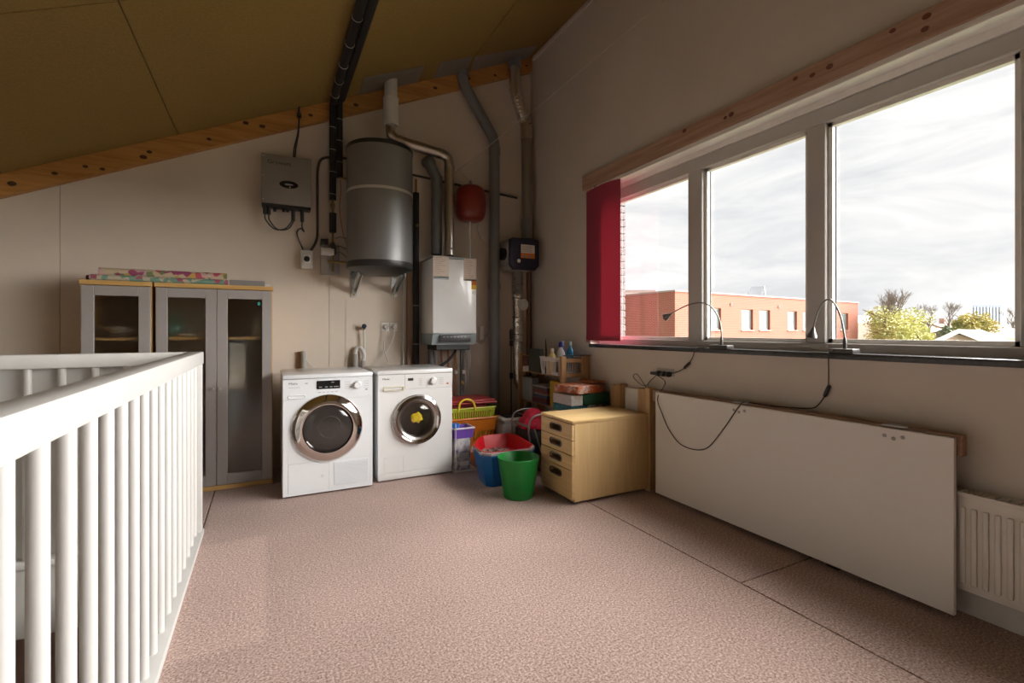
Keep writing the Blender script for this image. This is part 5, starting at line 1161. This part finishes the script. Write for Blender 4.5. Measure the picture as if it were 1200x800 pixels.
boxobj('flat_orange_box', 'loose orange box leaning on the wall above the pile', 2.40, 2.525, 3.20, 3.41, .716, .735, mat('brown_orange', (.36, .12, .04), .6), 0)

# laundry baskets
BX, BY = 1.605, 4.06
t = thing('laundry_basket', 'orange plastic laundry basket at the bottom of the nested stack', 'basket', (BX, BY, 0), 'nested laundry baskets')
OR = mat('orange_plastic', (.56, .155, .012), .4); LM = mat('lime_plastic', (.42, .46, .035), .4); RDP = mat('red_plastic', (.36, .025, .03), .4); YLP = mat('yellow_plastic', (.78, .58, .03), .4)
slotted_basket(t, BX, BY, .001, .48, .40, .385, .22, OR, nx=13, ny=9, band=.30, foot=.50, rimr=.010)
t = thing('laundry_basket', 'lime green slotted laundry basket with yellow loop handle', 'basket', (BX, BY, .30), 'nested laundry baskets')
slotted_basket(t, BX - .005, BY, .20, .475, .37, .275, .2, LM, nx=20, ny=14, band=.10, foot=.08, rimr=.008)
hx = PY(547.5, 470, BY - .2).x; hz = .478
MB().tube(bend([(hx - .075, BY - .19, hz - .02), (hx - .07, BY - .198, hz + .05), (hx - .03, BY - .202, hz + .085), (hx + .03, BY - .202, hz + .08), (hx + .07, BY - .198, hz + .04), (hx + .08, BY - .19, hz - .02)], .04, 4), .009, 10).build('handle', YLP, t)
t = thing('laundry_basket', 'dark red laundry basket nested on top of the lime one', 'basket', (BX + .01, BY, .34), 'nested laundry baskets')
mb = MB(); mb.box(BX - .17, BX + .17, BY - .125, BY + .125, .30, .520, .03, 3).build('shell', RDP, t)
for z, d in ((.512, .0), (.530, .012)): MB().box(BX - .225 + d, BX + .24 - d, BY - .185 + d, BY + .19 - d, z, z + .014, .006, 2).build('rim', RDP, t)

# purple tub and detergent carton beside the washing machine
t = thing('detergent_pack', 'white and purple printed detergent pack beside the washing machine', 'pack', (1.42, 3.80, 0))
MB().box(1.358, 1.500, 3.665, 3.842, .012, .27, .006, 1).build('pack_body', mat_ramp_noise('pack_print', [(.3, (.10, .06, .16)), (.45, (.35, .33, .38)), (.6, (.58, .57, .56)), (.75, (.16, .11, .20))], 16), t)
MB().box(1.405, 1.485, 3.6635, 3.666, .05, .085).build('label_strip', PAPER, t, 0); MB().box(1.405, 1.485, 3.6635, 3.666, .105, .155).build('label_strip', mat('grey_label', (.40, .40, .38), .7), t, 0)
tag(MB().box(1.352, 1.56, 3.655, 3.85, 0, .012, .002, 1).build('floor_board', MELA), 'thin white board on the carpet under the detergent pack', 'board')
t = thing('purple_tub', 'purple plastic tub with white rim standing on the detergent pack', 'tub', (1.44, 3.80, .27))
PUR = mat('purple_plastic', (.17, .075, .42), .4)
def open_tub(t, x0, x1, y0, y1, z0, z1, tp, m_, rim_m, rimr=.006):
    f = lambda s, z, i=0: [V(x0 + (1 - s) * tp + i, y0 + (1 - s) * tp + i, z), V(x1 - (1 - s) * tp - i, y0 + (1 - s) * tp + i, z), V(x1 - (1 - s) * tp - i, y1 - (1 - s) * tp - i, z), V(x0 + (1 - s) * tp + i, y1 - (1 - s) * tp - i, z)]
    MB().loft([f(0, z0), f(1, z1), f(1, z1, .003), f(0, z0 + .003, .003)], True).build('shell', m_, t, 0)
    R = f(1, z1); R.append(R[0].copy()); R.append(R[1].copy()); MB().tube(R, rimr, 8, False).build('rim', rim_m, t)
open_tub(t, 1.352, 1.535, 3.665, 3.85, .271, .352, .012, PUR, mat('lilac_rim', (.66, .60, .74), .4), .008)
MB().box(1.37, 1.52, 3.685, 3.83, .276, .315, .003, 1).build('contents', mat('card', (.35, .26, .18), .8), t)
t = thing('blue_cap_bottle', 'bottle with bright blue cap lying in the purple tub', 'bottle', (1.385, 3.72, .315))
MB().lathe([(.03, 0), (.032, .02), (.03, .03)], (1.39, 3.73, .315), n=16).build('body', PAPER, t); MB().lathe([(.034, .028), (.034, .068), (.02, .075), (.001, .075)], (1.39, 3.73, .315), n=16).build('cap', mat('bright_blue', (.01, .14, .55), .4), t)
m = MB(); m.tube(spline([(1.365, 3.652, .40), (1.366, 3.650, .30), (1.362, 3.652, .18), (1.372, 3.652, .08), (1.366, 3.655, .014)]), .004, 6); tag(m.build('white_strap', WCORD), 'thin white strap hanging down beside the washing machine', 'strap')

# stacked litter trays: blue tub below, red tray inside with clear rim and gravel
out = [(1.525, 3.60), (1.62, 3.70), (1.86, 3.69), (1.90, 3.58), (1.845, 3.20), (1.775, 3.125), (1.44, 3.125), (1.385, 3.19), (1.405, 3.40)]
ctr = V(sum(p[0] for p in out) / len(out), sum(p[1] for p in out) / len(out), 0)
def sc(s, z, sx=None): return [V(ctr.x + (p[0] - ctr.x) * s, ctr.y + (p[1] - ctr.y) * s, z) for p in out]
t = thing('storage_tub', 'deep blue plastic tub under the red tray', 'tub', (ctr.x, ctr.y, 0))
MB().loft([sc(.74, .0), sc(.95, .225), sc(.985, .235), sc(.985, .245), sc(.93, .245), sc(.72, .006)], True).build('shell', mat('blue_plastic', (.005, .125, .38), .35), t, 30)
t = thing('litter_tray', 'red plastic tray with grey gravel set into the blue tub', 'tray', (ctr.x, ctr.y, .15))
MB().loft([sc(.80, .165), sc(.925, .262), sc(.955, .272), sc(.955, .276), sc(.91, .274), sc(.785, .171)], True).build('shell', mat('bright_red_plastic', (.55, .008, .015), .35), t, 30)
R = sc(.985, .258); R += [R[0].copy(), R[1].copy()]
CLR = mat('clear_rim', (.42, .36, .36), .2)
MB().loft([sc(.955, .246), sc(.99, .250), sc(.99, .266), sc(.95, .270)], False).build('clear_rim', CLR, t, 30)
gm = MB(); gr_ = random.Random(5)
for i in range(420):
    a, s = gr_.uniform(0, 2 * math.pi), math.sqrt(gr_.random()); x = ctr.x + .165 * s * math.cos(a); y = ctr.y + .20 * s * math.sin(a); r = gr_.uniform(.006, .012)
    gm.lathe([(.002, 0), (r, r * .5), (r * .7, r * 1.1), (.001, r * 1.3)], (x, y, .169 + gr_.uniform(0, .012)), n=5)
o = gm.build('gravel', mat_ramp_noise('gravel_mix', [(.4, (.05, .04, .035)), (.5, (.25, .22, .20)), (.62, (.60, .57, .55))], 60), t, 0); o['kind'] = 'stuff'
# green bin
gx, gy = 1.565, 2.945
t = thing('waste_bin', 'bright green plastic waste bin in front of the blue tub', 'bin', (gx, gy, 0))
GRN = mat('green_plastic', (.008, .22, .035), .38)
MB().lathe([(.099, 0), (.102, .002), (.144, .272), (.146, .276), (.144, .280), (.141, .277), (.098, .010), (.001, .008)], (gx, gy, 0), n=48).build('shell', GRN, t, 50)
MB().ring((gx, gy, .277), (0, 0, 1), .1445, .0035, 48, 8).build('rim', GRN, t)
# pale case behind
t = thing('pet_carrier', 'pale grey low plastic case behind the red tray', 'case', (2.03, 3.92, 0))
MB().box(1.862, 2.20, 3.79, 4.08, 0, .33, .03, 3).build('lower_shell', mat('pale_case', (.42, .41, .385), .5), t)
MB().box(1.88, 2.185, 3.81, 4.06, .331, .365, .015, 2).build('lid', LGREY, t)
tag(MB().box(1.93, 2.10, 3.86, 4.0, .366, .382, .004, 1).build('black_tray', BLACK), 'small black tray lying on the pale case', 'tray')
# folding frame chair with red fabric
t = thing('folding_chair', 'black folding camp chair with grey tube frame behind the pedestal', 'chair', (1.93, 3.42, 0))
fx, fy = 1.87, 3.36
def P3(u, v, y): return PY(u, v, y)
for dy in (0, .30):
    MB().tube(bend([(1.98, fy + dy, .01), (1.90, fy + dy, .18), (1.875, fy + dy, .36), (1.90, fy + dy, .455), (2.00, fy + dy, .475), (2.09, fy + dy, .47)], .05, 5), .008, 10).build('frame_tube', mat('frame_grey', (.24, .23, .22), .35, .6), t)
    MB().tube([(1.925, fy + dy - .012, .36), (1.985, fy + dy - .012, .18), (2.09, fy + dy - .012, .01)], .007, 10).build('cross_leg', GALV, t)
MB().tube([(1.877, fy, .38), (1.877, fy + .30, .38)], .010, 10).build('cross_bar', MATS['frame_grey'], t)
MB().box(1.90, 2.10, fy + .015, fy + .285, .20, .34, .02, 2).build('seat_sling', mat('black_cloth', (.022, .02, .022), .85), t)
# crumpled red fabric
cl = random.Random(11); rings = []
for i in range(9):
    f = i / 8; z = .335 + .165 * f; r = (.135 * math.cos(f * 1.35)) + .012; ring = []
    for k in range(22):
        a = 2 * math.pi * k / 22; rr = r * (1 + .22 * cl.uniform(-1, 1)); ring.append(V(2.02 + rr * math.cos(a), fy + .14 + rr * 1.05 * math.sin(a), z + cl.uniform(-.012, .012)))
    rings.append(ring)
m = MB(); m.loft(rings); o = m.build('red_jacket', mat('pink_red_cloth', (.52, .012, .045), .75, var=(35, .25)), None, 80)
sbd = o.modifiers.new('soft', 'SUBSURF'); sbd.levels = 1; sbd.render_levels = 1
tag(o, 'crumpled pinkish red garment heaped on the folding chair', 'garment')

# ================================================================= OUTSIDE
GZ = -6.2
def world_from_cam(xc, d):           # lateral offset / depth from the eye -> ground position
    return V(xc * CC + d * SS, -xc * SS + d * CC, 0)
def at(u, d): return world_from_cam((u - U0) / FPX * d, d)
def zat(v, d): return CH + (V0 - v) / FPX * d
struct(MB().box(2.95, 700, -500, 600, GZ - .2, GZ).build('ground_outside', mat('grass_ground', (.16, .18, .09), .95, var=(.2, .3)), None, 0), 'grassy ground outside below the window', 'ground')
# brick flat-roofed building
c0 = at(791, 25); c1 = at(1005.5, 35.4); e1 = (c1 - c0).normalized(); e2 = V(-e1.y, e1.x, 0)
if e2.dot(V(SS, CC, 0)) < 0: e2 = -e2
LB, WBd, TOP = (c1 - c0).length, 14.0, zat(341.5, 25)
t = thing('brick_building', 'orange red brick flat-roofed building across the street', 'building', c0 + V(0, 0, GZ))
RB = mat_brick('red_brick', (.29, .062, .037), (.35, .085, .052), (.42, .21, .15), 1.0)
def wallbox(a0, a1, b0, b1, z0, z1, nm, m_, par):
    P = [c0 + e1 * a + e2 * b for a, b in ((a0, b0), (a1, b0), (a1, b1), (a0, b1))]
    return MB().prism([V(p.x, p.y, z0) for p in P], (0, 0, z1 - z0)).build(nm, m_, par, 0)
# window openings along the long face; wall built as strips around them
def along(u):     # distance along e1 where the view ray at u meets the long face
    r = ray(u, 388); n = e2; tt = (c0.dot(n)) / (r.x * n.x + r.y * n.y); return (V(r.x * tt, r.y * tt, 0) - c0).dot(e1)
wins = [(along(a), along(b)) for a, b in ((830, 845), (869, 882.5), (890, 902.5), (923, 934), (941, 949), (958, 965), (985, 994))]
wz1, wz0 = TOP - .78, TOP - 2.0
prev = 0.0
for a, b in wins: wallbox(prev, a, 0, .35, wz0, wz1, 'wall_strip', RB, t); prev = b
wallbox(prev, LB, 0, .35, wz0, wz1, 'wall_strip', RB, t)
wallbox(0, LB, 0, .35, GZ, wz0, 'wall', RB, t); wallbox(0, LB, 0, .35, wz1, TOP, 'wall', RB, t)
wallbox(0, .35, .35, WBd, GZ, TOP, 'wall', RB, t); wallbox(LB - .35, LB, .35, WBd, GZ, TOP, 'wall', RB, t); wallbox(.35, LB - .35, WBd - .35, WBd, GZ, TOP, 'wall', RB, t)
wallbox(.35, LB - .35, .35, WBd - .35, TOP - .4, TOP - .2, 'roof', mat('roof_felt', (.22, .21, .20), .9), t)
wallbox(-.05, LB + .05, -.05, .25, TOP, TOP + .09, 'coping', mat('coping', (.36, .25, .21), .7), t); wallbox(-.05, .25, .25, WBd, TOP, TOP + .09, 'coping', MATS['coping'], t)
wallbox(.4, LB - .4, .8, 1.0, GZ, TOP - .4, 'inner_wall', mat('room_dark', (.30, .30, .29), .9), t)
WF = mat('far_white_frame', (.55, .53, .50), .5); FG = mat('far_glass', (.15, .17, .18), .35, spec=.25)
for i, (a, b) in enumerate(wins):
    P = lambda s, q: c0 + e1 * s + e2 * q
    w_ = wallbox(a, b, .14, .20, wz0, wz1, 'window', WF, t); h = .09
    mid = (a + b) / 2
    for (s0, s1) in ((a + h, mid - h / 2), (mid + h / 2, b - h)): wallbox(s0, s1, .125, .14, wz0 + h, wz1 - h, 'window_glass', FG, w_)
    wallbox(a - .05, b + .05, -.06, .14, wz0 - .06, wz0, 'window_ledge', MATS['coping'], w_)
for u in (857, 913): s = along(u); wallbox(s - .12, s + .12, -.04, .02, TOP - .62, TOP - .46, 'overflow', mat('far_dark', (.12, .07, .05), .6), t)
# roof solar collector
p = at(893, 33); zc = TOP + .09
t = thing('solar_collector', 'tilted solar collector panel on the brick building roof', 'panel', V(p.x, p.y, TOP))
l, r_, tp_ = at(874.5, 33), at(890, 33), at(895.5, 33.6)
zb0, zt0_ = zat(347, 33), zat(335.5, 33.6)
A, B, C_, D = V(l.x, l.y, zb0), V(r_.x, r_.y, zb0 - .05), V(tp_.x, tp_.y, zt0_), V(at(880, 33.6).x, at(880, 33.6).y, zt0_)
MB().prism([A, B, C_, D], (.05, .05, -.08)).build('panel', mat('collector_glass', (.10, .11, .125), .5, spec=.2), t, 0)
m = MB(); m.tube([C_, V(at(897.5, 33.6).x, at(897.5, 33.6).y, TOP - .2)], .04, 6); m.build('prop', GALV, t); m = MB(); m.tube([B, V(B.x, B.y, TOP - .2)], .04, 6); m.build('prop', GALV, t)
# low wing behind at the left
q = at(735, 60); t_ = thing('long_roof', 'distant low building roof edge behind the brick building', 'building', V(q.x, q.y, GZ))
P = [at(727, 60), at(768, 60), at(768, 70), at(727, 70)]
MB().prism([V(p.x, p.y, GZ) for p in P], (0, 0, zat(343, 60) - GZ)).build('wall', mat('far_pale_wall', (.45, .40, .36), .8), t_, 0)
MB().prism([V(p.x, p.y, zat(343, 60)) for p in P], (0, 0, .35)).build('roof_edge', mat('far_roof_edge', (.30, .24, .22), .8), t_, 0)
# distant tower
d = 420; P = [at(1140, d), at(1174, d), at(1179, d + 25), at(1146, d + 30)]; z1 = zat(357.5, d)
t = thing('tower_block', 'distant bluish grey office tower beyond the trees', 'building', V(P[0].x, P[0].y, GZ))
MB().prism([V(p.x, p.y, GZ) for p in P], (0, 0, z1 - GZ)).build('body', mat('tower_blue', (.26, .30, .42), .5), t, 0)
nrm = (P[1] - P[0]).normalized(); out_ = V(nrm.y, -nrm.x, 0); Lw = (P[1] - P[0]).length
if out_.dot(V(SS, CC, 0)) > 0: out_ = -out_
for k in range(9):
    s = Lw * (k + .3) / 9; a = P[0] + nrm * s + out_ * .05; b = P[0] + nrm * (s + Lw / 9 * .38) + out_ * .05
    MB().prism([V(a.x, a.y, GZ + 12), V(b.x, b.y, GZ + 12), V(b.x, b.y, z1 - 1.5), V(a.x, a.y, z1 - 1.5)], out_ * .5).build('window_strip', mat('tower_white', (.70, .72, .76), .5), t, 0)
# gabled house below
t = thing('gabled_house', 'pale gabled house with tiled roof below the window', 'house', at(1122, 40) + V(0, 0, GZ))
gl, gp_, gr2 = at(1083, 40), at(1120, 40), at(1163, 40); zr = zat(388.5, 40); ze = zat(404, 40); back = V(SS, CC, 0) * 12 + V(CC, -SS, 0) * 14
MB().prism([V(gl.x, gl.y, GZ), V(gr2.x, gr2.y, GZ), V(gr2.x, gr2.y, ze), V(gp_.x, gp_.y, zr - .15), V(gl.x, gl.y, ze)], back).build('walls', mat('pale_gable', (.40, .28, .23), .8), t, 0)
RT = mat('pale_tiles', (.17, .125, .11), .8, var=(2.0, .12))
sh = V(-SS, -CC, 0) * .3
for (a, b) in ((gl, gp_), (gp_, gr2)):
    za, zb2 = (ze - .1, zr) if a is gl else (zr, ze - .1)
    MB().prism([V(a.x, a.y, za) + sh, V(b.x, b.y, zb2) + sh, V(b.x, b.y, zb2 + .2) + sh, V(a.x, a.y, za + .2) + sh], back - sh).build('roof_slope', RT, t, 0)
    MB().prism([V(a.x, a.y, za - .12) + sh * 1.1, V(b.x, b.y, zb2 - .12) + sh * 1.1, V(b.x, b.y, zb2 + .24) + sh * 1.1, V(a.x, a.y, za + .24) + sh * 1.1], -sh * .2).build('barge_board', mat('far_white', (.78, .76, .73), .6), t, 0)
# terrace roofs further back
def ridge_house(label, u0, u1, vtop, veave, d, dep, m_):
    a, b = at(u0, d), at(u1, d); bk = V(SS, CC, 0) * dep; za, zb2 = zat(veave, d), zat(vtop, d)
    t = thing('terrace_house', label, 'house', V(a.x, a.y, GZ))
    mb = MB(); mb.prism([V(a.x, a.y, GZ), V(a.x, a.y, za), V(a.x, a.y, za) + bk, V(a.x, a.y, GZ) + bk], b - a); mb.build('walls', mat('far_house_wall', (.52, .40, .35), .8), t, 0)
    mb = MB(); mb.prism([V(a.x, a.y, za), V(a.x, a.y, zb2) + bk * .5, V(a.x, a.y, za) + bk], b - a); mb.build('roof', m_, t, 0)
    for f in (.2, .5, .8):
        c = a + (b - a) * f + bk * .5; MB().box(c.x - .5, c.x + .5, c.y - .5, c.y + .5, zb2 - .6, zb2 + 1.1).build('chimney', mat('chimney', (.40, .26, .21), .8), t, 0)
ridge_house('row of pale tiled terrace roofs at right of the gabled house', 1142, 1260, 384, 396, 75, 10, RT)
ridge_house('reddish terrace roofs behind the gabled house', 1112, 1190, 378, 386, 110, 10, mat('red_tiles', (.42, .27, .22), .8, var=(1.0, .15)))
ridge_house('grey terrace roof between the two groups of trees', 1083, 1112, 380, 388, 100, 10, mat('grey_tiles', (.42, .42, .42), .8, var=(1.0, .15)))
ridge_house('pale distant roofs behind the leafy green tree', 1003, 1075, 369, 378, 150, 12, mat('pale_grey_tiles', (.50, .50, .50), .8))
# trees
def tree(label, u, d, vtop, wpx, leaf_m, seed, nleaf=2600, bare=0, lsize=.26, vlow=None, nm='leafy_tree'):
    rn = random.Random(seed); b = at(u, d); zt = zat(vtop, d); Rr = wpx / 2 / FPX * d; zl = zat(vlow, d) if vlow else GZ + 2
    t = thing(nm, label, 'tree', V(b.x, b.y, GZ)); zc = (zt + zl) / 2; hh = (zt - zl) / 2
    bk = mat('bark', (.20, .16, .135), .9)
    m = MB(); m.tube([V(b.x, b.y, GZ), V(b.x, b.y, zc - hh * .3), V(b.x + .1, b.y, zc + hh * .5)], [.28, .2, .08], 7)
    for k in range(9):
        a = rn.uniform(0, 6.28); z0 = zc - hh * rn.uniform(-.2, .6); q = V(b.x + Rr * .7 * math.cos(a), b.y + Rr * .7 * math.sin(a), z0 + hh * rn.uniform(.4, .9)); m.tube([V(b.x, b.y, z0), (V(b.x, b.y, z0) + q) / 2 + V(0, 0, .2), q], [.10, .07, .02], 5)
    m.build('trunk', bk, t)
    if bare:
        m = MB()
        def grow(p, dr, L, r, n):
            q = p + dr * L; m.tube([p, q], [r, r * .65], 4, False)
            if n == 0: return
            for _ in range(3): nd = (dr + V(rn.uniform(-.55, .55), rn.uniform(-.55, .55), rn.uniform(-.1, .45))).normalized(); grow(p + dr * L * rn.uniform(.55, 1), nd, L * rn.uniform(.6, .8), r * .6, n - 1)
        for k in range(6): grow(V(b.x + rn.uniform(-.6, .6), b.y + rn.uniform(-.6, .6), zc + hh * .2), V(rn.uniform(-.5, .5), rn.uniform(-.5, .5), 1).normalized(), bare * .34, .06, 4)
        o = m.build('bare_branches', bk, t, 0); o['kind'] = 'stuff'
    if nleaf:
        blobs = [(V(b.x + Rr * .62 * rn.uniform(-1, 1), b.y + Rr * .62 * rn.uniform(-1, 1), zc + hh * .6 * rn.uniform(-1, 1)), Rr * rn.uniform(.3, .5)) for _ in range(16)]; m = MB()
        for k in range(nleaf):
            c, rr = blobs[k % 16]; v = V(rn.gauss(0, 1), rn.gauss(0, 1), rn.gauss(0, 1)).normalized() * rr * rn.uniform(.35, 1.2); p = c + v
            a, e = frame_of(V(rn.gauss(0, 1), rn.gauss(0, 1), rn.gauss(0, 1))); s = lsize * rn.uniform(.5, 1)
            m._add([p - a * s, p + e * s * .6, p + a * s, p - e * s * .6], [(0, 1, 2, 3)])
        o = m.build('foliage', leaf_m, t, 0); o['kind'] = 'stuff'
    return t
LF1 = mat_ramp_noise('yellow_green_leaves', [(.35, (.34, .36, .10)), (.5, (.48, .48, .16)), (.65, (.58, .52, .22))], .9)
LF2 = mat_ramp_noise('golden_leaves', [(.35, (.36, .30, .07)), (.55, (.48, .40, .13)), (.7, (.30, .32, .10))], .7)
LF3 = mat_ramp_noise('dull_green_leaves', [(.35, (.14, .19, .10)), (.6, (.24, .28, .16))], .7)
tree('broad yellow green tree with bare twigs on top beside brick building', 1044, 34, 362, 78, LF1, 3, 8000, bare=3.2, lsize=.115, vlow=412)
tree('small yellow green tree spilling right of the broad tree', 1076, 36, 378, 26, LF1, 9, 2600, lsize=.10, vlow=412)
tree('golden autumn tree in front of the tower', 1148, 70, 366, 30, LF2, 4, 2600, lsize=.22, vlow=392)
tree('golden autumn tree left of the tower', 1130, 66, 368, 24, LF2, 6, 2400, lsize=.22, vlow=392)
tree('dull green conical tree between the roofs', 1108, 60, 380, 12, LF3, 8, 800, lsize=.24, vlow=398)
tree('bare winter tree standing between the roofs', 1112, 95, 367, 22, LF3, 12, 0, bare=5.0, vlow=392, nm='bare_tree')
tree('bare winter tree nearer the broad green tree', 1089, 94, 368, 18, LF3, 13, 0, bare=4.6, vlow=392, nm='bare_tree')
tree('bare winter tree at the right beyond the tower', 1187, 100, 371, 18, LF3, 14, 0, bare=4.2, vlow=392, nm='bare_tree')
